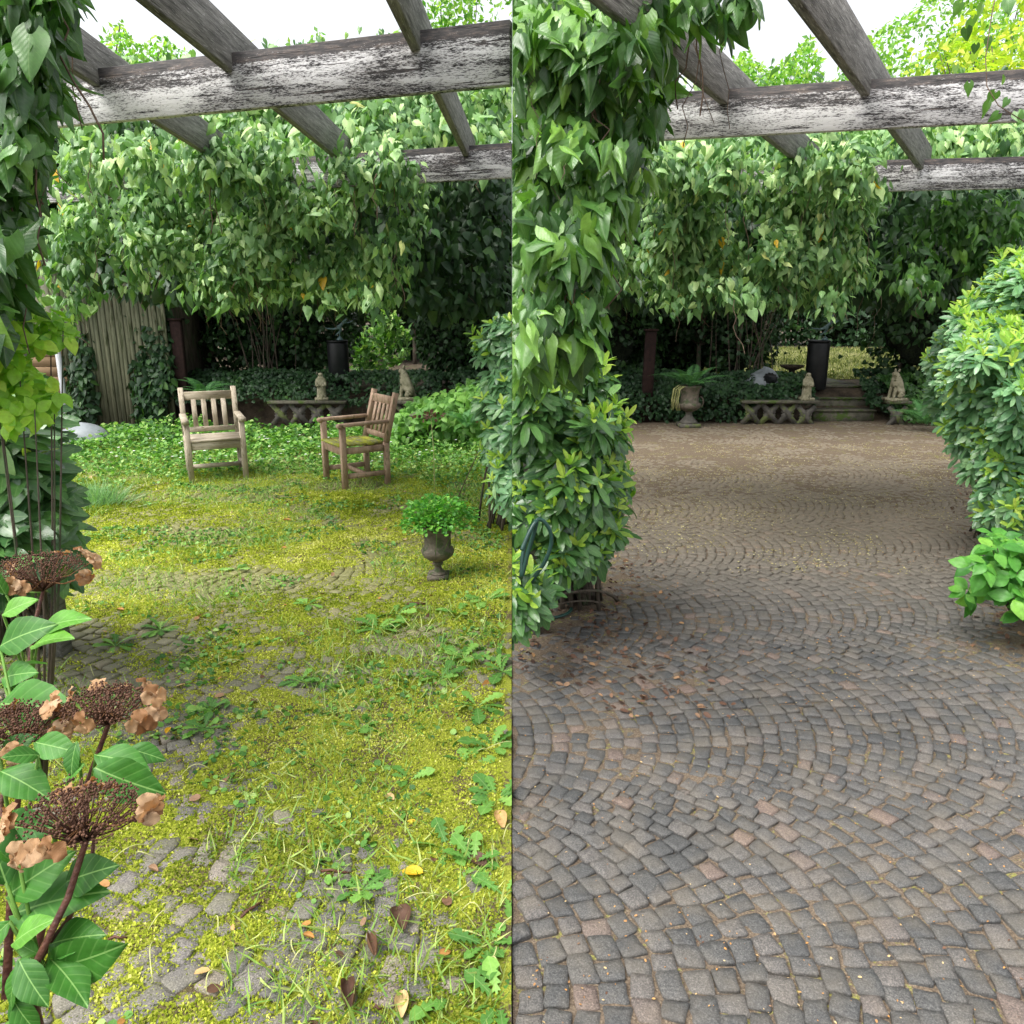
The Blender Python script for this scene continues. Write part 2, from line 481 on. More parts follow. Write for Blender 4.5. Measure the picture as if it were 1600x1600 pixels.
def wood_paint(name):
    """flaking white paint over grey wood; more paint low on the beam (object z as height)"""
    m, n, l = new_mat(name)
    tc = n.new('ShaderNodeTexCoord')
    sp = n.new('ShaderNodeSeparateXYZ'); l.new(tc.outputs['Object'], sp.inputs[0])
    mp = n.new('ShaderNodeMapping'); mp.inputs['Scale'].default_value = (1.2, 1.2, 7)
    l.new(tc.outputs['Object'], mp.inputs['Vector'])
    g = node(n, 'ShaderNodeTexNoise', Scale=10.0, Detail=10.0, Roughness=.8); l.new(mp.outputs[0], g.inputs['Vector'])
    g2 = node(n, 'ShaderNodeTexNoise', Scale=2.2, Detail=3.0); l.new(mp.outputs[0], g2.inputs['Vector'])
    f = node(n, 'ShaderNodeTexNoise', Scale=60.0, Detail=6.0, Roughness=.75); l.new(mp.outputs[0], f.inputs['Vector'])
    s = mth(n, l, 'MULTIPLY_ADD', sp.outputs[2], -1.3, 0.44)
    s = mth(n, l, 'ADD', s, mth(n, l, 'MULTIPLY', mth(n, l, 'SUBTRACT', g.outputs['Fac'], .5), 1.9))
    s = mth(n, l, 'ADD', s, mth(n, l, 'MULTIPLY', mth(n, l, 'SUBTRACT', g2.outputs['Fac'], .5), .9))
    s = mth(n, l, 'ADD', s, mth(n, l, 'MULTIPLY', mth(n, l, 'SUBTRACT', f.outputs['Fac'], .5), 2.6))
    mp2 = n.new('ShaderNodeMapping'); mp2.inputs['Scale'].default_value = (1.0, 1.0, 26)
    l.new(tc.outputs['Object'], mp2.inputs['Vector'])
    ck = node(n, 'ShaderNodeTexNoise', Scale=2.5, Detail=6.0, Roughness=.6); l.new(mp2.outputs[0], ck.inputs['Vector'])
    crack = ramp(n, l, ck.outputs['Fac'], [(.36, (1, 1, 1)), (.41, (0, 0, 0))])
    band = ramp(n, l, mth(n, l, 'ADD', sp.outputs[2], .5), [(.553, (0, 0, 0)), (.558, (1, 1, 1))])
    s = mth(n, l, 'SUBTRACT', s, mth(n, l, 'MULTIPLY', band, .38))
    s = mth(n, l, 'SUBTRACT', s, mth(n, l, 'MULTIPLY', crack, .5))
    pm = ramp(n, l, s, [(.36, (0, 0, 0)), (.52, (1, 1, 1))])
    wood = ramp(n, l, g.outputs['Fac'], [(.35, (.022, .021, .022)), (.5, (.065, .06, .06)), (.68, (.20, .155, .13))])
    paint = ramp(n, l, g2.outputs['Fac'], [(.35, (.50, .49, .49)), (.6, (.72, .71, .71))])
    col = mixc(n, l, pm, wood, paint)
    p = node(n, 'ShaderNodeBsdfPrincipled', Roughness=.7)
    p.inputs['Specular IOR Level'].default_value = .3
    l.new(col, p.inputs['Base Color'])
    b = node(n, 'ShaderNodeBump', Strength=.6, Distance=.006)
    hb = mth(n, l, 'ADD', mth(n, l, 'MULTIPLY', g.outputs['Fac'], 1.0), mth(n, l, 'SUBTRACT', mth(n, l, 'MULTIPLY', pm, .35), mth(n, l, 'MULTIPLY', crack, .9)))
    l.new(hb, b.inputs['Height']); l.new(b.outputs[0], p.inputs['Normal'])
    o = n.new('ShaderNodeOutputMaterial'); l.new(p.outputs[0], o.inputs[0])
    return m


M['paint'] = wood_paint('flaking_white_paint')
M['greywood'] = rough_mat('grey_weathered_wood', (.10, .096, .09), (.31, .30, .28), 9, (.50, .49, .47), 26, .63, stretch=(9, .7, 9), rough=.8, bump=.8, bd=.006, detail=10.0)


def cobble_mat(name, mossy):
    m, n, l = new_mat(name)
    a = node(n, 'ShaderNodeAttribute', attribute_name='rnd')
    tc = n.new('ShaderNodeTexCoord'); vec = tc.outputs['Object']
    if mossy:
        col = ramp(n, l, a.outputs['Fac'], [(0, (.10, .095, .09)), (.5, (.14, .13, .125)), (.8, (.17, .155, .14)), (.93, (.19, .155, .135)), (1, (.22, .2, .18))])
    else:
        col = ramp(n, l, a.outputs['Fac'], [(0, (.062, .063, .064)), (.3, (.075, .075, .074)), (.7, (.094, .091, .088)), (.93, (.112, .103, .097)), (.98, (.135, .104, .09)), (1, (.155, .112, .094))])
    s1 = node(n, 'ShaderNodeTexNoise', Scale=240.0, Detail=4.0, Roughness=.75); l.new(vec, s1.inputs['Vector'])
    s2 = node(n, 'ShaderNodeTexNoise', Scale=7.0, Detail=4.0); l.new(vec, s2.inputs['Vector'])
    sp = ramp(n, l, s1.outputs['Fac'], [(.3, (.35, .35, .36)), (.5, (.95, .95, .95)), (.68, (2.1, 2.05, 1.95))])
    col = mixc(n, l, 1.0, col, sp, 'MULTIPLY')
    # worn-in earth dust in patches (dust is stuff lying on the stones)
    dust = (.24, .195, .135) if not mossy else (.20, .20, .05)
    df = ramp(n, l, s2.outputs['Fac'], [(.42, (0, 0, 0)), (.72, (.6, .6, .6))])
    sx = n.new('ShaderNodeSeparateXYZ'); l.new(vec, sx.inputs[0])
    far = mth(n, l, 'MULTIPLY', mth(n, l, 'SUBTRACT', sx.outputs[1], 3.6 if not mossy else 2.2), .3)
    far = mth(n, l, 'MINIMUM', mth(n, l, 'MAXIMUM', far, 0.0), .75)
    df2 = mth(n, l, 'MAXIMUM', mth(n, l, 'MULTIPLY', df, .45), far)
    col = mixc(n, l, df2, col, dust)
    p = node(n, 'ShaderNodeBsdfPrincipled', Roughness=.62)
    p.inputs['Specular IOR Level'].default_value = .45
    l.new(col, p.inputs['Base Color'])
    b = node(n, 'ShaderNodeBump', Strength=.8, Distance=.006)
    s3 = node(n, 'ShaderNodeTexNoise', Scale=110.0, Detail=6.0, Roughness=.7); l.new(vec, s3.inputs['Vector'])
    l.new(s3.outputs['Fac'], b.inputs['Height']); l.new(b.outputs[0], p.inputs['Normal'])
    o = n.new('ShaderNodeOutputMaterial'); l.new(p.outputs[0], o.inputs[0])
    return m


def soil_mat(name, moss):
    m, n, l = new_mat(name)
    tc = n.new('ShaderNodeTexCoord'); vec = tc.outputs['Object']
    a = node(n, 'ShaderNodeTexNoise', Scale=170.0, Detail=4.0, Roughness=.7); l.new(vec, a.inputs['Vector'])
    b_ = node(n, 'ShaderNodeTexNoise', Scale=5.0, Detail=5.0, Roughness=.6); l.new(vec, b_.inputs['Vector'])
    c_ = node(n, 'ShaderNodeTexNoise', Scale=60.0, Detail=3.0, Roughness=.6); l.new(vec, c_.inputs['Vector'])
    if moss:
        soil = ramp(n, l, a.outputs['Fac'], [(.3, (.05, .035, .02)), (.7, (.16, .13, .07))])
        mo = ramp(n, l, a.outputs['Fac'], [(.3, (.10, .12, .012)), (.55, (.26, .29, .035)), (.75, (.46, .46, .09))])
        f = mth(n, l, 'ADD', b_.outputs['Fac'], mth(n, l, 'MULTIPLY', mth(n, l, 'SUBTRACT', c_.outputs['Fac'], .5), 1.0))
        col = mixc(n, l, ramp(n, l, f, [(.38, (0, 0, 0)), (.50, (1, 1, 1))]), soil, mo)
    else:
        soil = ramp(n, l, a.outputs['Fac'], [(.3, (.06, .045, .032)), (.55, (.17, .13, .095)), (.72, (.34, .28, .19))])
        mo = ramp(n, l, a.outputs['Fac'], [(.3, (.15, .15, .04)), (.7, (.36, .36, .10))])
        f = mth(n, l, 'ADD', b_.outputs['Fac'], mth(n, l, 'MULTIPLY', mth(n, l, 'SUBTRACT', c_.outputs['Fac'], .5), 1.1))
        col = mixc(n, l, ramp(n, l, f, [(.62, (0, 0, 0)), (.74, (.8, .8, .8))]), soil, mo)
    p = node(n, 'ShaderNodeBsdfPrincipled', Roughness=.95)
    p.inputs['Specular IOR Level'].default_value = .15
    l.new(col, p.inputs['Base Color'])
    b = node(n, 'ShaderNodeBump', Strength=.8, Distance=.008)
    l.new(mth(n, l, 'ADD', a.outputs['Fac'], c_.outputs['Fac']), b.inputs['Height']); l.new(b.outputs[0], p.inputs['Normal'])
    o = n.new('ShaderNodeOutputMaterial'); l.new(p.outputs[0], o.inputs[0])
    return m


M['cobble'] = cobble_mat('granite_sett', False)
M['cobble_m'] = cobble_mat('mossy_granite_sett', True)
M['sand'] = soil_mat('joint_sand', False)
M['mossbed'] = soil_mat('moss_bed', True)
M['earth'] = rough_mat('earth', (.035, .026, .018), (.10, .075, .05), 5, (.07, .09, .03), 3, .6, rough=.98, bump=1.0, bd=.03)
M['lawnsoil'] = rough_mat('lawn_soil', (.09, .095, .03), (.20, .20, .07), 6, (.12, .09, .05), 12, .6, rough=.98, bump=.8, bd=.02)

# ------------------------------------------------------------------ ground
def grid_sheet(x0, x1, y0, y1, step, zf, name, mat, kind='structure', clip=None, label=None):
    nx, ny = int((x1 - x0) / step) + 1, int((y1 - y0) / step) + 1
    xs, ys = np.linspace(x0, x1, nx), np.linspace(y0, y1, ny)
    X, Y = np.meshgrid(xs, ys)
    Z = zf(X, Y)
    V = np.stack([X, Y, Z], -1).reshape(-1, 3)
    i = (np.arange(ny - 1)[:, None] * nx + np.arange(nx - 1)[None]).ravel()
    F = np.stack([i, i + 1, i + nx + 1, i + nx], 1).ravel()
    b = MB(); b.add(V, F, np.full(len(i), 4))
    o = b.build(name, mat, smooth=True)
    return tag(o, label, kind=kind)


def terr(X, Y):
    r = np.clip((Y - 11.75) / .5, 0, 1)
    r = r * r * (3 - 2 * r)
    flat = np.where(Y < 14, 0, (n2(X, Y, 3.0, 5) - .5) * .12)
    return -.045 + r * .5 + flat


grid_sheet(-90, 90, -60, 120, 2.0, lambda X, Y: np.where((Y > 10) & (Y < 40), -.6, np.where(Y >= 40, .35, -.09)), 'ground', M['earth'])
grid_sheet(-30, 30, 9.9, 41, .12, terr, 'terrain', M['earth'])


def stones(x0, x1, y0, y1, W=1.15, s=.092, rot=0.0, ox=0.0, oy=0.0, seed=1):
    """setts laid in segmental arcs; arcs bulge to +x, columns stacked in y (before rot)"""
    r = np.random.default_rng(seed)
    Rr = W * .655
    th = math.asin(W / 2 / Rr)
    out, rn = [], []
    cs, sn = math.cos(rot), math.sin(rot)
    L = 16
    for c in range(-8, 18):
        yc = c * W + oy
        for k in range(int(-L / s), int(L / s)):
            xc = k * s + ox
            n = int(round(2 * th * Rr / s / .98))
            ph = r.uniform(-.3, .3)
            edges = (np.arange(n + 1) + ph * (np.abs(np.arange(n + 1) - n / 2) < n / 2 - .1)) / n
            edges = -th + 2 * th * np.clip(edges, 0, 1) + np.concatenate([[0], r.uniform(-.012, .012, n - 1), [0]])
            t0, t1 = edges[:-1], edges[1:]
            def pt(t, w):
                d = s * w
                return np.stack([xc - Rr + Rr * np.cos(t) + d * np.cos(t) ** 2, yc + Rr * np.sin(t) + d * np.cos(t) * np.sin(t)], -1)
            q = np.stack([pt(t0, 0), pt(t0, 1), pt(t1, 1), pt(t1, 0)], 1)
            cx, cy = q.mean(1)[:, 0], q.mean(1)[:, 1]
            wx, wy = cx * cs - cy * sn, cx * sn + cy * cs
            ok = (wx > x0) & (wx < x1) & (wy > y0) & (wy < y1)
            if ok.any():
                q = q[ok]
                q = np.stack([q[..., 0] * cs - q[..., 1] * sn, q[..., 0] * sn + q[..., 1] * cs], -1)
                out.append(q)
    Q = np.concatenate(out)
    n = len(Q)
    Q = Q + r.normal(0, .0048, Q.shape)
    C = Q.mean(1, keepdims=True)
    gap = r.uniform(.86, .96, (n, 1, 1))
    Q = C + (Q - C) * gap
    A = r.normal(0, .08, (n, 1))
    dx, dy = Q[..., 0] - C[..., 0], Q[..., 1] - C[..., 1]
    Q = np.stack([C[..., 0] + dx * np.cos(A) - dy * np.sin(A), C[..., 1] + dx * np.sin(A) + dy * np.cos(A)], -1)
    # 12-gon outline with cut corners
    nx_ = np.roll(Q, -1, 1)
    pts = []
    for i in range(4):
        a, b = Q[:, i], nx_[:, i]
        c1 = r.uniform(.03, .13, (n, 1)); c2 = r.uniform(.03, .13, (n, 1))
        nrmv = np.stack([(b - a)[:, 1], -(b - a)[:, 0]], -1)
        pts += [a + (b - a) * c1, (a + b) / 2 + nrmv * r.uniform(-.05, .06, (n, 1)), b + (a - b) * c2]
    O = np.stack(pts, 1)
    o_c = O.mean(1, keepdims=True)
    h0 = r.normal(0, .0022, (n, 1))
    tx, ty = r.normal(0, .042, (n, 1)), r.normal(0, .042, (n, 1))
    def lay(sc, dz):
        P = o_c + (O - o_c) * sc
        z = h0 + tx * (P[..., 0] - o_c[..., 0]) + ty * (P[..., 1] - o_c[..., 1]) + dz
        return np.concatenate([P, z[..., None]], -1)
    b0, b1, b2, b3 = lay(1.0, -.05), lay(1.0, -.006), lay(.965, -.0008), lay(.5, .0012)
    b3[..., 2] += r.normal(0, .0012, (n, 12))
    ce = np.concatenate([o_c[:, 0], h0 + .0015], -1)[:, None]
    V = np.concatenate([b0, b1, b2, b3, ce], 1)
    F = []
    for lv in range(3):
        for j in range(12):
            k = (j + 1) % 12
            F.append((lv * 12 + j, lv * 12 + k, lv * 12 + 12 + k, lv * 12 + 12 + j))
    F2 = [(36 + j, 36 + (j + 1) % 12, 48) for j in range(12)]
    base = np.array([i for f in F + F2 for i in f])
    sz = np.array([4] * 36 + [3] * 12)
    fl = (base[None] + (np.arange(n) * 49)[:, None]).ravel()
    b = MB()
    b.add(V.reshape(-1, 3), fl, np.tile(sz, n), np.repeat(r.random(n), 49))
    return b


st = stones(.0, 6.4, 1.0, 11.7, rot=R(10), seed=3, ox=.35, oy=.45, s=.071)
st.build('clean_paving', M['cobble'], clip=1)['kind'] = 'structure'
st = stones(-5.6, .0, 1.0, 9.0, rot=R(-25), seed=4, s=.08)
st.build('mossy_paving', M['cobble_m'], clip=-1)['kind'] = 'structure'


def sand_z(X, Y):
    z = -.0085 + (n2(X, Y, .05, 2) - .5) * .008 + (n2(X, Y, .35, 9) - .5) * .012
    far = np.clip((Y - 5.0) / 4, 0, 1)
    z = z + far * .011
    # earth washed over the setts beside the beds
    left = np.clip((.85 + (n2(X, Y, .3, 61) - .5) * .9 - X) / .45, 0, 1) * np.clip((Y - 3.0) / .8, 0, 1)
    edge = (2.35 + (Y - 3.6) * .52)
    right = np.clip((X - edge) / .5, 0, 1)
    z = z + np.maximum(left, right) * .013
    return z


def moss_mask(X, Y):
    m = n2(X, Y, .45, 21) * .6 + n2(X, Y, .12, 22) * .4
    side = np.clip((X + 1.15) / .9, 0, 1) * .16
    mid = -.06 * np.exp(-((X + 1.5) / .7) ** 2)
    return m + side + mid


def moss_z(X, Y):
    m = moss_mask(X, Y)
    return -.0026 + (n2(X, Y, .035, 23) - .5) * .010 + (m - .5) * .036


grid_sheet(.002, 6.6, .9, 12.0, .022, sand_z, 'joint_sand', M['sand'])
grid_sheet(-6.0, -.002, .9, 10.0, .022, moss_z, 'moss_bed', M['mossbed'])

# moss and tiny weeds standing up out of the joints (left half)
def scatter(n, x0, x1, y0, y1, bias=1.6):
    u = rng.random(n)
    y = y0 + (y1 - y0) * u ** bias
    x = x0 + (x1 - x0) * rng.random(n)
    return x, y

def in_left(x, y, m=.03):
    return (x < -m) & (x > -.72 * (y + .6))

b = MB()
x, y = scatter(560000, -4.5, -.02, 1.2, 8.0, 1.8)
mk = moss_mask(x, y)
ok = in_left(x, y) & (mk + rng.normal(0, .07, len(x)) > .40)
x, y, mk = x[ok], y[ok], mk[ok]
P = np.stack([x, y, np.maximum(moss_z(x, y), -.004 * 0 - .002)], -1)
T = np.stack([rng.normal(0, .8, len(x)), rng.normal(0, .8, len(x)), np.full(len(x), .9)], -1)
N = rng.normal(0, 1, (len(x), 3)); N[:, 2] = np.abs(N[:, 2])
rn = np.clip(-.12 + .45 * n2(x, y, .12, 31) + .6 * n2(x, y, .7, 32) + rng.normal(0, .2, len(x)), 0, 1)
b.leaves(tplate([(-.28, 0, 0), (.28, 0, 0), (.2, .6, .05), (-.2, .6, .05)], [(0, 1, 2, 3)]), P, T, N, rng.uniform(.006, .014, len(x)) * (1 + np.clip(y - 3, 0, 4) * .22), rn)
tag(b.build('moss', M['moss'], clip=-1), 'yellow green moss carpet growing over the old setts', 'moss', kind='stuff')

# little grass and clover seedlings
b = MB()
x, y = scatter(62000, -5.0, -.03, 1.3, 10.2, 1.2)
mk = n2(x, y, .6, 41) * .7 + n2(x, y, .2, 42) * .3 + np.clip((y - 6.6) / 2.0, 0, .45) + np.clip((x + 1.0) / 1.0, 0, 1) * .14
ok = in_left(x, y) & (mk > .55)
x, y = x[ok], y[ok]
n = len(x)
P = np.stack([x, y, np.zeros(n) - .005], -1)
T = np.stack([rng.normal(0, .7, n), rng.normal(0, .7, n), rng.uniform(.4, 1.2, n)], -1)
N = rng.normal(0, 1, (n, 3))
b.leaves(BLADE, P, T, N, rng.uniform(.03, .10, n), None, 1.2)
tag(b.build('grass', M['grass'], clip=-1), 'thin grass seedlings sprouting from the mossy joints', 'grass', kind='stuff')

b = MB()
x, y = scatter(60000, -5.6, -.05, 1.4, 10.6, .9)
mk = n2(x, y, .5, 51) * .6 + n2(x, y, .15, 52) * .4 + np.clip((y - 7.4) / 1.2, 0, .5) + np.clip((x + .75) / .5, 0, 1) * .17 - .12
mk = mk + .25 * np.clip(1 - np.abs(x + .55) / .6, 0, 1) * np.clip((y - 5) / 1, 0, 1)
ok = in_left(x, y) & (mk > .55)
x, y = x[ok], y[ok]
n = len(x)
hh = np.clip((y - 6.8) / 3, 0, 1)
P = np.stack([x, y, rng.uniform(0, 1, n) * (.012 + hh * (.05 + .30 * n2(x, y, .35, 55) ** 2))], -1)
T = rng.normal(0, .7, (n, 3)); T[:, 2] = np.abs(T[:, 2]) * .6
N = rng.normal(0, .5, (n, 3)); N[:, 2] = 1
b.leaves(ROUND, P, T, N, rng.uniform(.014, .03, n) * (1 + hh), None)
tag(b.build('weeds', M['weed'], clip=-1), 'low leafy weeds spreading round the chairs and over the mossy patio', 'weeds', kind='stuff')

b = MB()
x = rng.uniform(-4.6, -.6, 90); y = rng.uniform(7.6, 9.6, 90)
for j in range(5):
    a = j * 1.257
    b.leaves(ROUND, np.stack([x, y, np.full(90, .14)], -1), np.tile([math.cos(a), math.sin(a), .2], (90, 1)), np.tile([0, -.5, 1.], (90, 1)), .014)
M['wpetal'] = leaf_mat('white_petal', [(0, (.6, .62, .6)), (1, (.8, .8, .78))], .2, .6, .2, tcol=(1, 1, 1))
tag(b.build('wildflowers', M['wpetal'], clip=-1), 'tiny white wildflowers dotted through the weeds round the chairs', 'flowers', kind='stuff')

# ------------------------------------------------------------------ foliage builders
def poly_sample(poly, n):
    poly = np.array(poly, float)
    lo, hi = poly.min(0), poly.max(0)
    out = []
    tot = 0
    while tot < n:
        p = lo + (hi - lo) * rng.random((n * 3 + 50, 2))
        p = p[inside(poly, p)]
        out.append(p); tot += len(p)
        if len(p) == 0: break
    return np.concatenate(out)[:n]


def inside(poly, p):
    x, y = p[:, 0], p[:, 1]
    c = np.zeros(len(p), bool)
    j = len(poly) - 1
    for i in range(len(poly)):
        xi, yi = poly[i]; xj, yj = poly[j]
        if yi != yj:
            c ^= ((yi > y) != (yj > y)) & (x < (xj - xi) * (y - yi) / (yj - yi) + xi)
        j = i
    return c


def edge_dist(poly, p):
    poly = np.array(poly, float)
    d = np.full(len(p), 1e9); g = np.zeros((len(p), 2))
    for i in range(len(poly)):
        a, b = poly[i], poly[(i + 1) % len(poly)]
        ab = b - a
        t = np.clip(((p - a) @ ab) / (ab @ ab), 0, 1)
        q = a + t[:, None] * ab
        v = q - p
        dd = np.linalg.norm(v, axis=1)
        m = dd < d
        d[m] = dd[m]; g[m] = (v / np.maximum(dd, 1e-6)[:, None])[m]
    return d, g


def volume(poly, d0, thick, n, rnd_px=60, depth=.25, holes=0.0, hs=.25, seed=0, d1=None, ragged=0):
    """points through a rounded volume whose outline from the viewpoint is poly.
    d0 nearest distance (d1: at the bottom of the outline); returns points and outward directions"""
    p = poly_sample(poly, n)
    e, g = edge_dist(poly, p)
    if ragged:
        ok = e > ragged * (n2(p[:, 0] / 100, p[:, 1] / 100, .42, seed + 2) * .75 + n2(p[:, 0] / 100, p[:, 1] / 100, .16, seed + 4) * .5 - .45)
        p, e, g = p[ok], e[ok], g[ok]
    k = np.clip(e / rnd_px, 0, 1)
    bulge = 1 - np.sqrt(np.clip(1 - (1 - k) ** 2, 0, 1))
    dd = np.full(len(p), float(d0))
    if d1 is not None:
        ys = np.array(poly)[:, 1]
        dd = d0 + (d1 - d0) * (p[:, 1] - ys.min()) / (ys.max() - ys.min())
    lump = (n2(p[:, 0] / 100, p[:, 1] / 100, .55, seed + 3) - .5) * thick * .8
    d = dd + bulge * thick + lump + rng.exponential(depth, len(p)) * .5
    P = at(p[:, 0], p[:, 1], d)
    out = np.array([0, -1, .25]) * (1 - (1 - k) * .6)[:, None] + (g[:, :1] * RT - g[:, 1:] * np.array([0, 0, 1.])) * ((1 - k) * .9)[:, None]
    if holes > 0:
        h = vnoise(P, hs, seed + 7)
        ok = h > holes
        P, out, p, k = P[ok], out[ok], p[ok], k[ok]
    return P, nrm(out), p


def ivy_mass(name, parts, label, cat='ivy', mat='ivy', stems=14, zmin=None, group=None, clip=None, size=(.06, .10), base=None, tpl=IVY, young=.1, matname_young=None):
    """parts: list of (P, out) leaf anchor clouds"""
    P = np.concatenate([q[0] for q in parts]); O = np.concatenate([q[1] for q in parts])
    loc = base if base is not None else P[np.argmin(P[:, 2])]
    root = empty(name, loc, label, cat, group)
    n = len(P)
    # clump: leaves of one shoot fan out from a shared point
    T = nrm(np.array([0, 0, -.95]) + O * .35 + rng.normal(0, .5, (n, 3)))
    N = nrm(O * .8 + np.array([0, 0, .75]) + rng.normal(0, .55, (n, 3)))
    cl = vnoise(P, .16, 77)
    rn = np.clip(.38 * cl + .62 * rng.random(n) + rng.normal(0, .08, n) - .02, 0, .93)
    rn = np.where(rng.random(n) < young, rng.uniform(.85, .98, n), rn)
    rn = np.where(rng.random(n) < .0025, 1.0, rn)
    S = np.clip(rng.lognormal(math.log((size[0] + size[1]) / 2), .27, n), size[0] * .55, size[1] * 1.15)
    b = MB()
    tl = tpl if isinstance(tpl, list) else [tpl]
    pick = rng.integers(0, len(tl), n)
    Wd = rng.uniform(.55, 1.0, n)
    for q, tt in enumerate(tl):
        m = pick == q
        b.leaves(tt, P[m], T[m], N[m], S[m], rn[m], Wd[m])
    b.build('foliage', M[mat], root, smooth=isinstance(tpl, list), clip=clip)
    if stems:
        b = MB()
        idx = rng.choice(n, min(stems, n), replace=False)
        for i in idx:
            p0 = P[i] - O[i] * .06
            L = rng.uniform(.12, .4)
            if zmin is not None and p0[2] - L < zmin: continue
            q = [p0]
            for k in range(6):
                q.append(q[-1] + np.array([rng.normal(0, .02), rng.normal(0, .02), -L / 6]))
            b.tube(q, rng.uniform(.001, .0028), 4)
        b.build('stems', M['stem'], root, clip=clip)
    return root


def whorls(b, by, C, O, leaf=(.09, .12), nl=(6, 9), young=.35, tpl=RHO_D, ylen=.6):
    """rhododendron shoots: rings of leaves round each tip C with axis O"""
    n = len(C)
    A = nrm(O + np.array([0, 0, .8]) + rng.normal(0, .25, (n, 3)))
    X = nrm(np.cross(A, np.array([.3, .9, .1])))
    Y = np.cross(A, X)
    for j in range(nl[1]):
        m = rng.random(n) < (1 if j < nl[0] else .5)
        a = j * 2.4 + rng.normal(0, .3, n)
        el = rng.uniform(-.35, .55, n) + (.3 if j > nl[0] else 0)
        T = (np.cos(a) * np.cos(el))[:, None] * X + (np.sin(a) * np.cos(el))[:, None] * Y + np.sin(el)[:, None] * A
        T[:, 2] -= .18
        N = A + rng.normal(0, .2, (n, 3))
        P = C + T * .008 - A * (rng.random(n) * .03)[:, None]
        S = rng.uniform(leaf[0], leaf[1], n)
        rn = np.clip(rng.normal(.45, .25, n), 0, 1)
        b.leaves(tpl, P[m], T[m], N[m], S[m], rn[m])
    ym = rng.random(n) < young
    for j in range(5):
        a = j * 1.26 + rng.normal(0, .3, n)
        el = rng.uniform(.5, 1.2, n)
        T = (np.cos(a) * np.cos(el))[:, None] * X + (np.sin(a) * np.cos(el))[:, None] * Y + np.sin(el)[:, None] * (A * .5 + np.array([0, 0, .6]))
        S = rng.uniform(.45, .8, n) * leaf[1]
        by.leaves(tpl, (C + A * .03)[ym], T[ym], (A + rng.normal(0, .3, (n, 3)))[ym], S[ym], None, .8)


def rhodo(name, vols, label, base, leaf=(.09, .12), young=.35, mat='rho', clip=None, trunks=5, fill=None, tpl=RHO_D, group=None, cat='bush'):
    root = empty(name, base, label, cat, group)
    b, by = MB(), MB()
    for P, O in vols:
        whorls(b, by, P, O, leaf, young=young, tpl=tpl)
    b.build('foliage', M[mat], root, smooth=True, clip=clip)
    if by.n: by.build('young_shoots', M['rho_young'], root, smooth=True, clip=clip)
    allP = np.concatenate([v[0] for v in vols])
    t = MB()
    base = np.array(base, float)
    for i in rng.choice(len(allP), min(trunks * 9, len(allP)), replace=False):
        e = allP[i]
        s_ = base + np.array([rng.normal(0, .09), rng.normal(0, .09), 0])
        mid = np.array([s_[0] * .8 + e[0] * .2, s_[1] * .8 + e[1] * .2, e[2] * .55])
        u = np.linspace(0, 1, 8)[:, None]
        q = (1 - u) ** 2 * s_ + 2 * u * (1 - u) * mid + u ** 2 * e
        t.tube(q, np.linspace(rng.uniform(.006, .017), .003, 8), 5)
    t.build('branches', M['bark'], root, smooth=True, clip=clip)
    return root


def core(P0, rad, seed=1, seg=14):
    """rough dark ball added inside a crown to block sky and light"""
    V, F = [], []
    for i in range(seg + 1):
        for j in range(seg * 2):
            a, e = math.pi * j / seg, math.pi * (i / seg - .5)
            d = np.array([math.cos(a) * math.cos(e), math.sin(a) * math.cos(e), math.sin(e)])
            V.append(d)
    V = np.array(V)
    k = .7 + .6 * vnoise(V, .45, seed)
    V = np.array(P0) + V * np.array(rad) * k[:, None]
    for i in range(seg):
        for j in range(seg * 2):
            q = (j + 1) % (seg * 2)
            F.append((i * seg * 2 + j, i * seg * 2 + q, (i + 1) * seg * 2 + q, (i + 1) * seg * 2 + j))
    return V, F


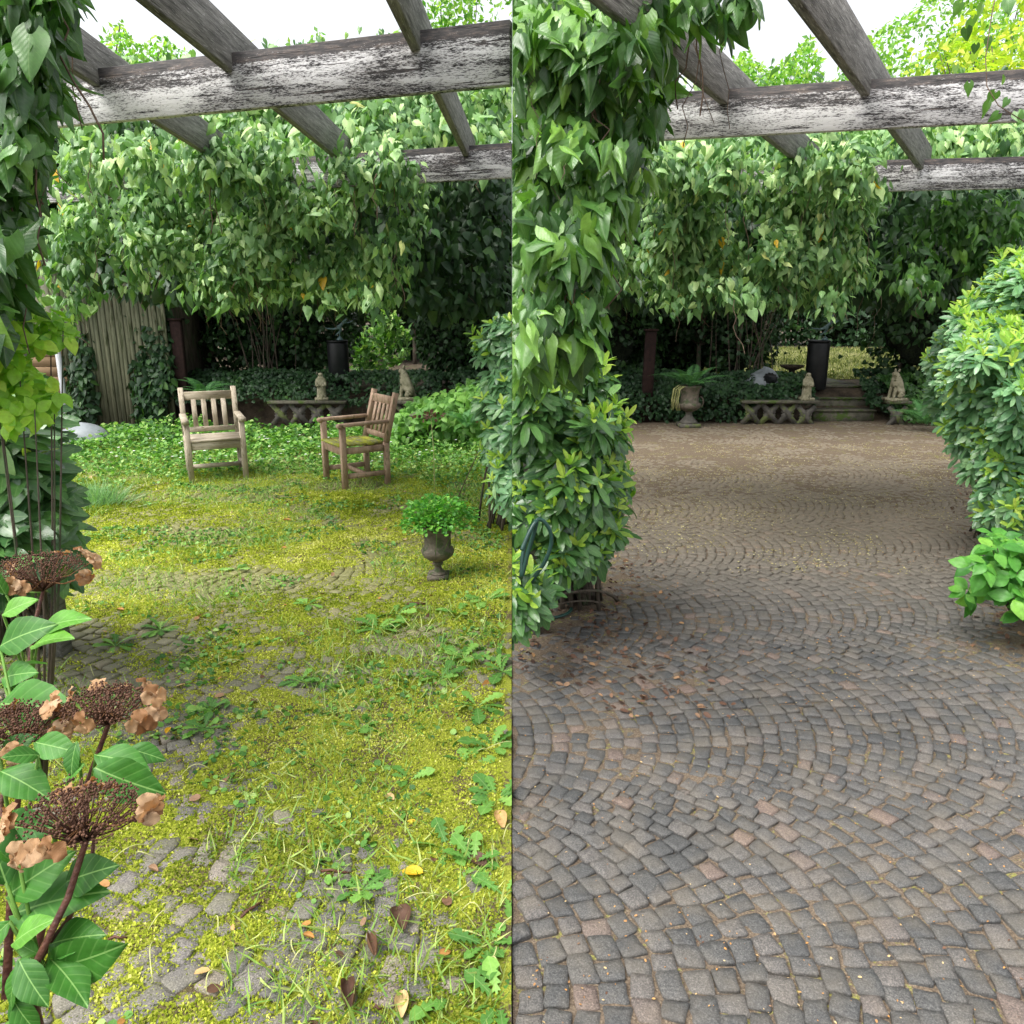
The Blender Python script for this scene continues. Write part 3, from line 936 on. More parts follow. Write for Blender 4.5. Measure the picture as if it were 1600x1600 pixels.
def tree(name, label, base, crown, n, mat, leaf=.08, trunk_r=.1, limbs=9, dark=.0, clip=None, group=None, tpl=SML, cat='tree', holes=.35, cores=(), hs=.5, trunk_top=None, crown_name='crown'):
    """crown: list of (centre, radii) lobes"""
    root = empty(name, base, label, cat, group)
    b = MB()
    vol = np.array([np.prod(r) ** (2 / 3) for _, r in crown]); vol /= vol.sum()
    allc = []
    for (c, r), w in zip(crown, vol):
        k = int(n * w)
        d = nrm(rng.normal(0, 1, (k, 3)))
        rr = rng.random(k) ** .33
        rr = np.where(rng.random(k) < .65, .72 + .34 * rng.random(k), rr)
        lump = .8 + .45 * vnoise(d * 1.0 + np.array(c), .42, 5)
        P = np.array(c) + d * rr[:, None] * np.array(r) * lump[:, None]
        h = vnoise(P, hs, 9)
        ok = h > holes
        P, d = P[ok], d[ok]
        m = len(P)
        T = nrm(d * .5 + np.array([0, 0, -.5]) + rng.normal(0, .6, (m, 3)))
        N = nrm(d * .7 + np.array([0, 0, .6]) + rng.normal(0, .5, (m, 3)))
        cl = vnoise(P, .3, 12)
        b.leaves(tpl, P, T, N, rng.uniform(.6, 1.15, m) * leaf, np.clip(cl * .6 + rng.random(m) * .4, 0, 1))
        allc.append(c)
    b.build(crown_name, M[mat], root, clip=clip)
    t = MB()
    base = np.array(base, float)
    top = np.array(trunk_top if trunk_top is not None else crown[0][0], float)
    u = np.linspace(0, 1, 9)[:, None]
    wob = np.stack([vnoise(np.stack([u[:, 0] * 3, u[:, 0] * 0 + i, u[:, 0] * 0], -1), 1, 3) - .5 for i in range(2)] + [u[:, 0] * 0], -1) * .25
    tr = base + (top - base) * u + wob * u
    t.tube(tr, np.linspace(trunk_r, trunk_r * .35, 9), 8)
    for i in range(limbs):
        c, r = crown[i % len(crown)]
        e = np.array(c) + nrm(rng.normal(0, 1, 3)) * np.array(r) * .75
        s_ = tr[rng.integers(3, 8)]
        mid = (s_ + e) / 2 + np.array([0, 0, .1])
        q = (1 - u) ** 2 * s_ + 2 * u * (1 - u) * mid + u ** 2 * e
        t.tube(q, np.linspace(trunk_r * .4, trunk_r * .08, 9), 5)
    t.build('trunk', M['bark'], root, smooth=True, clip=clip)
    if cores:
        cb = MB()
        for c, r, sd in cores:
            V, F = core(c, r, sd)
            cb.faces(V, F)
        cb.build('light_block_core', M['core'], root, smooth=True, clip=clip)  # hidden filler added so light does not leak through the crown
    return root


# ------------------------------------------------------------------ pergola
def pergola(nm, beams, rafters, label, posts=()):
    root = empty(nm, (beams[0][0][0], beams[0][0][1], 0), label, 'pergola')
    for a, c, zc, h, w in beams:
        a, c = np.array([*a, zc]), np.array([*c, zc])
        mid = (a + c) / 2
        b = MB(); b.bar(a - mid, c - mid, w, h, bev=.0025)
        o = b.build('beam', M['paint'])
        o.location = mid; o.parent = root; o.matrix_parent_inverse = Matrix.Translation(root.location).inverted()
    for (qx, qy) in posts:
        b = MB(); b.bar((qx, qy, 0), (qx, qy, BZ - .09), .09, .09, up=(0, 1, 0), bev=.006)
        b.build('post', M['greywood'], root)
    for a, c, zc, h, w in rafters:
        a, c = np.array([*a, zc]), np.array([*c, zc])
        mid = (a + c) / 2
        L = np.linalg.norm(c - a)
        b = MB(); b.bar((0, -L / 2, 0), (0, L / 2, 0), w, h, bev=.0025)
        o = b.build('rafter', M['greywood'])
        o.location = mid
        o.rotation_euler = (0, 0, math.atan2(-(c - a)[0], (c - a)[1]))
        o.parent = root; o.matrix_parent_inverse = Matrix.Translation(root.location).inverted()
    return root


def lerp2(p, q, t):
    return (p[0] + (q[0] - p[0]) * t, p[1] + (q[1] - p[1]) * t)


BZ = 2.40
l1a, l1b = (-1.69, 3.27), (-.004, 2.73)
l2a, l2b = (-.54, 4.67), (-.004, 4.5)
pergola('garden_pergola',
        [(lerp2(l1a, l1b, -.33), l1b, BZ, .185, .03), (lerp2(l2b, l2a, 6.2), l2b, BZ, .175, .03)],
        [((-1.5, 2.0), (-1.72, 5.6), BZ + .115, .165, .034), ((-1.03, 1.9), (-.96, 5.4), BZ + .115, .165, .034),
         ((-.36, 1.6), (-.235, 5.0), BZ + .115, .165, .034)],
        'weathered pergola with blotched brown and white beams above the mossy patio', [(-2.2, 3.44)])
r1a, r1b = (.595, 3.56), (1.95, 3.22)
r2a, r2b = (2.3, 4.97), (3.01, 4.87)
pergola('garden_pergola',
        [(lerp2(r1a, r1b, -.40), lerp2(r1a, r1b, 1.6), BZ, .18, .03), (lerp2(r2a, r2b, -2.6), lerp2(r2a, r2b, 1.8), BZ, .175, .03)],
        [((.29, 1.65), (2.6, 5.2), BZ + .115, .165, .034), ((-.22 + .4, 2.32), (1.9, 5.2), BZ + .115, .165, .034)],
        'weathered pergola with peeling white beams above the swept paving', [(.1, 3.7)])

# ------------------------------------------------------------------ ivy over the pergolas
def ivy_clumps(poly, d0, thick, nclump, per, spread, **kw):
    P, O, _ = volume(poly, d0, thick, nclump, **kw)
    n = len(P)
    k = rng.integers(int(per * .6), int(per * 1.4) + 1, n)
    i = np.repeat(np.arange(n), k)
    off = rng.normal(0, 1, (len(i), 3)) * np.array([spread, spread * .6, spread * .9])
    off[:, 2] -= spread * .6
    return P[i] + off, nrm(O[i] + off / spread * .35)


roofL = [(118, 120), (200, 98), (330, 100), (420, 92), (560, 108), (700, 118), (798, 110), (798, 232), (700, 232), (640, 262), (560, 262), (480, 262), (330, 255), (220, 262), (110, 290)]
curtL = [(105, 290), (150, 292), (240, 280), (330, 295), (420, 268), (520, 265), (620, 262), (660, 300), (640, 360), (625, 420), (612, 445), (540, 452), (470, 438), (400, 448), (330, 455), (280, 445), (220, 415), (190, 395), (150, 375), (105, 380)]
parts = [ivy_clumps(roofL, 5.3, .5, 900, 11, .065, rnd_px=50, holes=.33, hs=.24, seed=1, d1=4.25),
         ivy_clumps([(110, 100), (330, 92), (560, 60), (798, 70), (798, 130), (110, 150)], 6.3, .4, 170, 9, .10, rnd_px=30, holes=.3, seed=2)]
ivy_mass('ivy', parts, 'pale green ivy spread over the top of the pergola behind the chairs', mat='ivy_pale', stems=20, clip=-1, size=(.05, .085), base=(-2.2, 5.3, 0), young=.12)
parts = [ivy_clumps([(108, 205), (300, 212), (480, 220), (640, 228), (648, 285), (400, 262), (250, 285), (105, 275)], 4.05, .25, 260, 11, .06, rnd_px=30, holes=.42, hs=.2, seed=5, d1=4.15),
         ivy_clumps([(240, 415), (300, 440), (400, 445), (540, 450), (612, 440), (600, 485), (540, 468), (480, 480), (420, 462), (340, 478), (285, 488), (270, 450)], 4.4, .4, 90, 8, .045, rnd_px=30, holes=.5, hs=.16, seed=8),
         ivy_clumps([(60, 300), (150, 290), (230, 400), (215, 450), (160, 425), (135, 460), (100, 500), (80, 440), (60, 420)], 4.7, .4, 150, 9, .06, rnd_px=30, holes=.42, hs=.2, seed=9),
         ivy_clumps(curtL, 4.3, .5, 1550, 11, .055, rnd_px=55, holes=.52, hs=.2, seed=4, d1=4.6)]
ivy_mass('ivy', parts, 'ivy curtain hanging from the pergola above the two wooden chairs', mat='ivy_pale', stems=90, clip=-1, size=(.038, .07), base=(-1.4, 5.2, 0), young=.1)
# inner layer behind the curtain; gap shade put into darker leaf colours
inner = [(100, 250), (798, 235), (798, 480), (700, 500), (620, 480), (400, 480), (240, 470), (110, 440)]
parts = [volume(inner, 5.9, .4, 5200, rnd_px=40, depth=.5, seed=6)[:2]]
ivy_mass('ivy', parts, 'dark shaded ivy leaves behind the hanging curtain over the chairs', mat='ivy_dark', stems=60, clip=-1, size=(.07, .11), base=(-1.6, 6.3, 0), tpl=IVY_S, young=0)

roofR = [(1025, 225), (1040, 205), (1250, 195), (1400, 190), (1600, 180), (1640, 190), (1640, 262), (1560, 255), (1440, 248), (1370, 262), (1330, 300), (1200, 290), (1060, 270), (1000, 262)]
curtR = [(960, 300), (1000, 285), (1100, 280), (1200, 275), (1300, 270), (1372, 290), (1345, 360), (1352, 430), (1335, 445), (1240, 452), (1180, 438), (1120, 430), (1060, 445), (1030, 452), (985, 425), (955, 400)]
parts = [ivy_clumps(roofR, 5.3, .5, 750, 11, .065, rnd_px=50, holes=.3, hs=.24, seed=11, d1=4.5),
         ivy_clumps([(1060, 130), (1640, 110), (1640, 190), (1040, 200)], 6.6, .4, 160, 8, .10, rnd_px=30, holes=.3, seed=12)]
ivy_mass('ivy', parts, 'pale green ivy spread over the top of the pergola above the swept paving', mat='ivy_pale', stems=20, clip=1, size=(.05, .085), base=(2.2, 5.3, 0), young=.12)
parts = [ivy_clumps([(985, 215), (1120, 222), (1250, 232), (1365, 240), (1380, 290), (1200, 268), (1100, 285), (985, 275)], 4.2, .25, 240, 11, .06, rnd_px=30, holes=.40, hs=.2, seed=15, d1=4.3),
         ivy_clumps([(960, 415), (1040, 450), (1120, 430), (1240, 450), (1335, 445), (1330, 475), (1250, 462), (1210, 482), (1120, 460), (1045, 475), (1035, 480), (1000, 460)], 4.5, .4, 80, 8, .045, rnd_px=30, holes=.5, hs=.16, seed=18),
         ivy_clumps(curtR, 4.5, .45, 1400, 11, .055, rnd_px=55, holes=.51, hs=.2, seed=14, d1=4.8)]
ivy_mass('ivy', parts, 'ivy curtain hanging from the pergola in front of the fern urn', mat='ivy_pale', stems=90, clip=1, size=(.038, .07), base=(1.5, 5.2, 0), young=.14)
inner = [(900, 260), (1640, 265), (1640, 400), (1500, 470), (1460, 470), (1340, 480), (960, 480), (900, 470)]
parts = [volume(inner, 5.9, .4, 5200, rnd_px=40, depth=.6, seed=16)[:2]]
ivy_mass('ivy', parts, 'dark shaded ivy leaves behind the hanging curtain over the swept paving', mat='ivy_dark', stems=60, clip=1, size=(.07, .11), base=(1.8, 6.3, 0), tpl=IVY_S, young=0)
parts = [ivy_clumps([(1370, 310), (1480, 300), (1600, 310), (1640, 420), (1470, 470), (1400, 450), (1380, 380)], 5.4, .5, 240, 9, .065, rnd_px=30, holes=.45, hs=.3, seed=17)]
ivy_mass('ivy', parts, 'loose ivy shoots dangling under the far pergola beam beside the tall rhododendron', mat='ivy', stems=20, clip=1, size=(.05, .085), base=(3.3, 5.6, 0))

# near ivy columns
colL = [(-200, -80), (20, -80), (125, -60), (115, 20), (85, 60), (95, 130), (90, 170), (65, 200), (75, 260), (45, 300), (55, 380), (38, 420), (50, 452), (20, 490), (-10, 560), (-200, 600)]
LEDGE = 1
P, O, _ = volume(colL, 1.75, .35, 2300, rnd_px=60, depth=.35, seed=21)
ivy_mass('ivy', [(P, O)], 'glossy dark ivy column hanging close by over the hydrangea', mat='ivy', stems=60, zmin=1.5, clip=-1, size=(.055, .088), base=(-1.7, 2.1, 0), young=.05, tpl=IVY_N)
colR = [(770, -80), (1010, -80), (1090, -60), (1062, 40), (1060, 110), (1050, 160), (1035, 200), (1020, 240), (1015, 290), (985, 340), (962, 400), (950, 460), (940, 520), (935, 570), (880, 600), (770, 600)]
P, O, _ = volume(colR, 2.25, .35, 2100, rnd_px=70, depth=.35, seed=22)
P2, O2, _ = volume([(1000, -80), (1200, -80), (1190, 10), (1150, 40), (1090, 50), (1060, 30)], 2.2, .15, 110, rnd_px=20, depth=.15, seed=23)
ivy_mass('ivy', [(P, O), (P2, O2)], 'leafy ivy column with lime green young leaves climbing the pergola post', mat='ivy', stems=90, zmin=1.5, clip=1, size=(.06, .088), base=(.3, 2.7, 0), young=.30, tpl=IVY_N)
# trailing sprig against the beam, upper corner
t = empty('ivy_sprig', at(1560, 0, 2.2), 'thin trailing ivy sprig dangling in front of the peeling beam', 'ivy')
q = at(np.array([1568, 1550, 1540, 1542, 1560, 1600]), np.array([-60, 20, 90, 135, 165, 190]), 2.2)
b = MB(); b.tube(q, .0018, 4); b.build('stem', M['stem'], t)
px = np.array([1500, 1520, 1535, 1560, 1510, 1545, 1575, 1550, 1525, 1515, 1570, 1555, 1545, 1575, 1590, 1560, 1595, 1530])
py = np.array([5, 30, 8, 20, 45, 60, 0, -20, 70, 130, 120, 145, 160, 155, 175, 178, 185, -10])
P = at(px, py, 2.2 + rng.normal(0, .03, len(px)))
b = MB(); b.leaves(IVY[0], P, nrm(np.array([0, 0, -1.]) + rng.normal(0, .5, (len(px), 3))), nrm(np.array([0, -1, .3]) + rng.normal(0, .4, (len(px), 3))), rng.uniform(.025, .045, len(px)), rng.uniform(.4, .95, len(px)))
b.build('leaves', M['ivy'], t, smooth=True)

# ------------------------------------------------------------------ near shrubs
# left edge rhododendron, right behind the ivy column
v = volume([(-160, 600), (40, 590), (65, 640), (85, 700), (92, 750), (100, 800), (95, 840), (105, 880), (70, 900), (-160, 900)], 2.9, .4, 420, rnd_px=70, depth=.3, seed=31)[:2]
v2 = volume([(-160, 640), (20, 655), (62, 700), (85, 780), (80, 860), (0, 900), (-160, 900)], 2.25, .25, 150, rnd_px=50, depth=.2, seed=30)[:2]
rhodo('rhododendron', [v, v2], 'dark glossy rhododendron between the hydrangea and the pale dome', (-2.4, 3.5, 0), (.10, .15), young=.04, clip=-1)
v = volume([(-60, 470), (60, 468), (100, 482), (118, 500), (110, 530), (60, 545), (40, 560), (95, 610), (80, 650), (0, 670), (-60, 600)], 1.95, .2, 110, rnd_px=40, depth=.15, seed=32)[:2]
rt = rhodo('shrub', [v], 'sunlit lime green leafy shoots below the dark ivy column', (-1.9, 2.9, 0), (.05, .08), young=.5, mat='fresh', clip=-1, tpl=OVA, nl=None) if False else None
P, O = v
root = empty('shrub', (-1.5, 2.3, 0), 'lime green leafy shrub tips below the dark ivy column', 'bush')
b, by = MB(), MB()
whorls(b, by, P, O, (.03, .055), nl=(4, 6), young=0, tpl=OVA)
b.build('foliage', M['sprig'], root, smooth=True, clip=-1)
t = MB()
for i in range(8):
    e = P[rng.integers(len(P))]
    t.tube([np.array([-1.6, 2.3, 0]), np.array([-1.6, 2.3, 0]) * .4 + e * .6 + np.array([0, 0, -.1]), e], [.006, .0035, .0015], 5)
t.build('branches', M['bark'], root)
# right side of the left half
v1 = volume([(740, 520), (755, 490), (775, 478), (830, 470), (900, 560), (900, 720), (830, 800), (798, 810), (770, 780), (745, 700), (735, 620), (745, 580)], 5.0, .5, 420, rnd_px=60, depth=.3, seed=33, ragged=40)[:2]
rhodo('rhododendron', [v1], 'blue green rhododendron beside the two dried flower stalks', (-.10, 5.75, 0), (.08, .11), trunks=2, young=.12, mat='rho_pale', clip=-1)
# left bush of the right half
vA = volume([(770, 570), (810, 535), (870, 548), (930, 560), (965, 600), (985, 640), (980, 690), (985, 740), (975, 790), (930, 830), (860, 850), (770, 870)], 3.35, .5, 760, rnd_px=90, depth=.3, seed=34, d1=3.7, ragged=60, holes=.2, hs=.3)[:2]
vB = volume([(850, 800), (930, 805), (975, 825), (955, 850), (940, 875), (900, 890), (850, 905)], 3.7, .25, 110, rnd_px=30, depth=.2, seed=35)[:2]
vC = volume([(770, 870), (840, 900), (855, 930), (820, 985), (770, 1000)], 3.3, .15, 60, rnd_px=20, depth=.15, seed=36)[:2]
rhodo('rhododendron', [vA, vB, vC], 'broad rhododendron under the ivy column beside the green hose', (.35, 4.15, 0), (.09, .125), young=.42, clip=1, trunks=7)
# right hedge of bushes
vD = volume([(1480, 480), (1520, 440), (1560, 400), (1600, 380), (1800, 350), (1820, 860), (1600, 850), (1540, 830), (1505, 780), (1490, 700), (1470, 640), (1450, 600), (1455, 540)], 4.6, .8, 2100, rnd_px=110, depth=.4, seed=37, d1=4.2, ragged=110, holes=.2, hs=.3)[:2]
rhodo('rhododendron', [vD], 'tall sunlit rhododendron covered in yellow young shoots beside the paving', (3.6, 5.5, 0), (.07, .105), young=.72, mat='rho_pale', clip=1, trunks=4)
vE = volume([(1452, 540), (1475, 480), (1500, 520), (1520, 600), (1500, 700), (1475, 690), (1450, 640), (1448, 590)], 6.6, .6, 240, rnd_px=50, depth=.3, seed=38, ragged=40)[:2]
rhodo('rhododendron', [vE], 'smaller rhododendron behind the tall sunlit one near the garden steps', (5.2, 8.0, 0), (.08, .11), trunks=2, young=.35, mat='rho_pale', clip=1)
P, O, _ = volume([(1490, 870), (1530, 835), (1600, 825), (1700, 840), (1700, 1000), (1600, 1010), (1570, 985), (1545, 960), (1510, 940)], 3.5, .25, 150, rnd_px=50, depth=.3, seed=39, ragged=70, holes=.25, hs=.2)
root = empty('hydrangea_bush', (2.75, 3.95, 0), 'bright green broad leaved hydrangea at the foot of the tall rhododendron', 'bush')
b, by = MB(), MB()
whorls(b, by, P, O, (.05, .10), nl=(3, 5), young=0, tpl=OVA)
b.build('foliage', M['fresh'], root, smooth=True)
t = MB()
for i in range(20):
    e = P[rng.integers(len(P))]
    s_ = np.array([2.75, 3.95, 0])
    t.tube([s_, s_ * .45 + e * .55 + np.array([0, 0, .02]), e], [.007, .005, .002], 5)
t.build('branches', M['bark'], root)

# ------------------------------------------------------------------ background trees and shrubs
def dark_shrub(label, base, lobes, n, leaf=.09, stems=10, clip=None, mat='shrub_dark', cores=True, holes=.3, name='dark_shrub', cat='shrub'):
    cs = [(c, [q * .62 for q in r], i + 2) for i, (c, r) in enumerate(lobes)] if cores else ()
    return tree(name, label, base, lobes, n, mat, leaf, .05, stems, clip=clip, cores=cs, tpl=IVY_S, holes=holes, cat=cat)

# left half, from left to right
dark_shrub('dark evergreen towering behind the old plank shed', (-6.4, 13.6, .4), [((-6.6, 13.6, 3.0), (1.9, 1.0, 1.6)), ((-8.5, 13, 2.2), (1.6, 1.2, 2.0)), ((-6.6, 11.2, 3.5), (1.9, 1.3, .7))], 20000, .12, clip=-1)
dark_shrub('dense dark bush between the shed and the black plinth, behind the straight chair', (-4.0, 13.2, .4), [((-4.1, 13.4, 1.9), (1.5, .9, 1.7)), ((-3.6, 13.4, 3.3), (1.8, 1.0, 1.0)), ((-3.9, 11.2, 3.4), (1.8, 1.5, .7))], 26000, .10, 16, clip=-1)
dark_shrub('dark bush hanging over the ivy bank beside the mossy statues', (-.9, 12.9, .4), [((-.75, 12.9, 1.7), (.85, .9, 1.5)), ((-.9, 13.2, 3.3), (1.4, 1.0, .9)), ((-1.0, 11.0, 3.3), (1.6, 1.5, .7))], 20000, .10, 10, clip=-1)
dark_shrub('olive green thicket seen through the gap above the black plinth', (-2.3, 18.5, .4), [((-2.3, 19, 3.0), (2.6, 1.2, 1.7))], 9000, .13, 10, clip=-1, mat='ivy_dark')
# sunlit green in the gap
P, O, _ = volume([(545, 500), (580, 480), (640, 480), (645, 540), (632, 590), (600, 603), (560, 600), (545, 560)], 15.0, .8, 2000, rnd_px=20, depth=.8, seed=51, ragged=45, holes=.38, hs=.3)
root = empty('sunlit_shrub', (-2.9, 15.5, .4), 'bright lime green shrub shining in the gap beside the black plinth', 'shrub')
b = MB(); n = len(P)
b.leaves(SML, P, rng.normal(0, 1, (n, 3)) + np.array([0, 0, .5]), rng.normal(0, 1, (n, 3)) + np.array([0, -.5, .5]), rng.uniform(.08, .2, n))
b.build('foliage', M['weed'], root, clip=-1)
# right half
dark_shrub('dark evergreen behind the rusty post at the far edge of the paving', (1.6, 12.9, .3), [((1.3, 12.9, 1.5), (1.1, .8, 1.6)), ((1.2, 13.2, 3.2), (1.6, 1.0, 1.1)), ((1.3, 11.0, 3.4), (1.6, 1.5, .7))], 20000, .10, 10, clip=1)
dark_shrub('dark many stemmed bush behind the white shell', (3.2, 13.3, .4), [((3.2, 13.6, 2.2), (1.3, .8, 1.2)), ((3.2, 13.6, 3.3), (1.9, 1.0, 1.0)), ((2.9, 14.2, 1.1), (1.5, .6, .9)), ((3.95, 13.6, 1.3), (.7, .5, 1.0)), ((3.6, 11.0, 3.3), (1.8, 1.5, .7))], 26000, .09, 26, clip=1)
dark_shrub('dark overhanging evergreen beside the seated lion statue', (6.2, 12.6, .4), [((6.35, 12.4, 1.7), (.75, .8, 1.3)), ((6.2, 12.8, 3.0), (1.7, 1.0, 1.0)), ((8.2, 12.4, 2.2), (1.8, 1.2, 2.0)), ((6.0, 10.8, 3.1), (1.6, 1.6, .8))], 26000, .10, 12, clip=1)
dark_shrub('dark hedge closing off the pale lawn at the far end', (10.3, 29, .4), [((8.0, 29, 2.0), (3.0, 1.0, 2.2)), ((13.0, 29, 2.2), (3.6, 1.0, 2.4))], 15000, .2, 8, clip=1, mat='ivy_dark', holes=.2, name='garden_hedge', cat='hedge')
dark_shrub('dark evergreen thicket filling the view beyond the arbour at the far end', (4.3, 17.5, .4), [((3.2, 17.5, 2.4), (2.4, 1.0, 2.3)), ((6.4, 31, 4.0), (9, 1.5, 3.8))], 15000, .16, 8, clip=1)
dark_shrub('tall dark trees closing the garden behind the shed', (-7, 21, .4), [((-6, 21, 3.0), (5.5, 1.2, 3.0)), ((-1.4, 21, 2.6), (2.4, 1.2, 2.4))], 14000, .2, 8, clip=-1)
# many thin stems of the back bushes
for sx, lab, cx, cy, side in ((-1, 'bare brown hazel stems rising behind the straight chair', -3.95, 12.5, -1), (1, 'bare brown hazel stems rising above the fern urn', 3.75, 12.6, 1)):
    root = empty('hazel', (cx, cy, .35), lab, 'shrub')
    b = MB()
    for i in range(15):
        x0_ = cx + rng.normal(0, .18)
        lean = rng.normal(0, .32)
        u = np.linspace(0, 1, 8)
        H = rng.uniform(1.5, 2.6)
        q = np.stack([x0_ + lean * u ** 1.5 + np.sin(u * 4 + i) * .04, cy + rng.normal(0, .1) + u * rng.normal(0, .2), .35 + H * u], -1)
        b.tube(q, np.linspace(rng.uniform(.007, .018), .004, 8), 5)
    b.build('stems', M['bark'], root, smooth=True, clip=side)
    P = np.array([cx, cy, 1.9]) + rng.normal(0, 1, (500, 3)) * np.array([.6, .3, .5])
    b = MB(); b.leaves(IVY_S, P, np.array([0, 0, -1.]) + rng.normal(0, .6, P.shape), np.array([0, -1, .5]) + rng.normal(0, .6, P.shape), rng.uniform(.05, .09, len(P)), rng.uniform(.2, .8, len(P)))
    b.build('foliage', M['ivy_dark'], root, clip=side)

# pale trees against the sky
def sky_tree(label, pts, d, n, mat, leaf, base, clip, holes=.42, depth=1.2, group=None):
    root = empty('tree', base, label, 'tree', group)
    P, O, _ = volume(pts, d, 1.0, n, rnd_px=40, depth=depth, holes=holes, hs=.55, seed=int(d * 10))
    b = MB(); m = len(P)
    b.leaves(SML, P, rng.normal(0, .8, (m, 3)) + np.array([0, 0, -.2]), rng.normal(0, .8, (m, 3)) + np.array([0, -.3, .7]), rng.uniform(.6, 1.2, m) * leaf)
    b.build('crown', M[mat], root, clip=clip)
    t = MB(); base = np.array(base, float); c = P.mean(0)
    u = np.linspace(0, 1, 9)[:, None]
    for i in range(12):
        e = P[rng.integers(m)]
        q = base * (1 - u) + e * u + np.array([0, 0, 1.0]) * u * (1 - u)
        t.tube(q, np.linspace(.07 if i == 0 else .04, .008, 9), 5)
    t.build('trunk', M['bark'], root, smooth=True, clip=clip)

sky_tree('pale young tree peeping over the pergola beside the near ivy column', [(120, 110), (160, 55), (190, 35), (215, 70), (250, 55), (290, 80), (330, 105), (330, 130), (120, 130)], 14.5, 1300, 'tree', .15, (-8.6, 15.5, .4), -1, .3)
sky_tree('light sparse treetop just above the middle of the blotched beam', [(400, 95), (430, 60), (470, 72), (500, 40), (520, 75), (560, 80), (600, 55), (640, 80), (640, 110), (400, 120)], 16, 600, 'tree', .15, (-4.2, 17, .4), -1, .5)
sky_tree('bright green tree filling the sky behind the thin rafter', [(628, 0), (640, -60), (830, -60), (830, 110), (640, 110)], 14.5, 3200, 'tree', .15, (-1.2, 15.5, .4), -1, .38)
sky_tree('pale round topped tree between the two grey rafters', [(1110, 150), (1130, 100), (1170, 80), (1200, 110), (1240, 85), (1262, 55), (1285, 90), (1290, 160), (1110, 170)], 15.5, 2400, 'tree', .15, (5.2, 16.5, .4), 1, .33)
sky_tree('tall light green tree behind the beam in the upper corner', [(1300, 150), (1310, 90), (1345, 60), (1380, 40), (1420, 20), (1450, -10), (1500, -50), (1650, -60), (1650, 180), (1300, 180)], 14.5, 6500, 'tree', .14, (8.4, 15.8, .4), 1, .36)
sky_tree('yellow green willow in front of the light green tree', [(1400, 140), (1425, 70), (1460, 60), (1500, 30), (1560, -10), (1650, -40), (1650, 160), (1500, 150)], 13, 2100, 'tree_yellow', .19, (9.0, 14.0, .4), 1, .42)

# ------------------------------------------------------------------ ivy ground cover bank and far side plants
def groundcover(label, x0, x1, y0, y1, n, clip, zf, leaf=(.05, .08), mat='ivy_dark', name='ivy_bank', cat='ivy'):
    x = rng.uniform(x0, x1, n); y = rng.uniform(y0, y1, n)
    z = zf(x, y) + rng.random(n) * .10
    P = np.stack([x, y, z], -1)
    ok = vnoise(P, .2, 8) > .25
    P = P[ok]; n = len(P)
    root = empty(name, ((x0 + x1) / 2, y0, 0), label, cat)
    b = MB()
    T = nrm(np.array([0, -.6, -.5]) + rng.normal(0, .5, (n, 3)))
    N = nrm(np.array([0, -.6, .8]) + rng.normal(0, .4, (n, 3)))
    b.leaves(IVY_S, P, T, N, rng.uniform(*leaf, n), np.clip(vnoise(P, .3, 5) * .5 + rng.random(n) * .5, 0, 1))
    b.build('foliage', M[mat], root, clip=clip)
    return root

def bank(x, y):
    u = np.clip((y - 11.45) / .8, 0, 1)
    return .30 + .34 * np.sin(u * math.pi / 2) + (n2(x, y, .4, 3) - .5) * .12

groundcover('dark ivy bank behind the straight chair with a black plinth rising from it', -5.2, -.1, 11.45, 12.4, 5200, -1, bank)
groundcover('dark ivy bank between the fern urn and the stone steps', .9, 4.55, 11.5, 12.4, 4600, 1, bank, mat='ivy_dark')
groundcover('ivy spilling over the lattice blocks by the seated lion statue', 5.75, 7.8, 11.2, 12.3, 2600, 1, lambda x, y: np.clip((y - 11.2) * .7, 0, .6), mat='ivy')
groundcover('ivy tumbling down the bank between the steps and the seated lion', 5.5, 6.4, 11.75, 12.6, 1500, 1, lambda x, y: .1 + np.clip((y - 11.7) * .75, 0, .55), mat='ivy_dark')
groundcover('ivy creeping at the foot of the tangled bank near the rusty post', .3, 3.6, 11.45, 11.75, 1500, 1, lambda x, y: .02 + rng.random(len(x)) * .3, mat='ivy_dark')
groundcover('leafy green plants beside the dark planter and dead flower stalks', -1.5, -.05, 9.2, 11.3, 2800, -1, lambda x, y: rng.random(len(x)) * np.clip(.3 + (x + 1.5) * .35, 0, .8), leaf=(.07, .12), mat='weed', name='leafy_plants', cat='plants')

# ------------------------------------------------------------------ shed (left)
root = empty('garden_shed', (-6.3, 11.6, 0), 'old garden shed of pale vertical planks half hidden by ivy', 'shed')
b = MB()
x = -6.55
i = 0
while x < -5.05:
    w = .062
    b.box((x, 11.5 + (i % 2) * .012, 1.05), (w - .008, .03, 2.3), rnd=rng.random())
    x += w; i += 1
b.box((-5.8, 11.53, 1.05), (1.5, .02, 2.3))
shedm = rough_mat('green_grey_plank', (.09, .10, .06), (.22, .22, .14), 3, (.05, .06, .025), 2.5, .6, stretch=(6, 1, .6), rough=.9, bump=.5)
b.build('plank_wall', shedm, root)
b = MB(); b.box((-7.35, 11.56, 1.75), (1.5, .05, 1.0)); 
for k in range(12):
    b.box((-8.0 + k * .115, 11.52, 1.75), (.1, .025, 1.0))
b.build('upper_cladding', rough_mat('pale_cladding', (.36, .36, .26), (.52, .50, .36), 3, stretch=(5, 1, .5)), root)
b = MB()
for k in range(8): b.box((-7.35, 11.6 - k * .003, .18 + k * .145), (1.5, .03, .14))
b.build('tan_boards', M['tan'], root)
b = MB(); b.tube([(-6.62, 11.42, 0), (-6.62, 11.42, 1.15)], .04, 10); b.build('downpipe', M['pipe'], root, smooth=True)
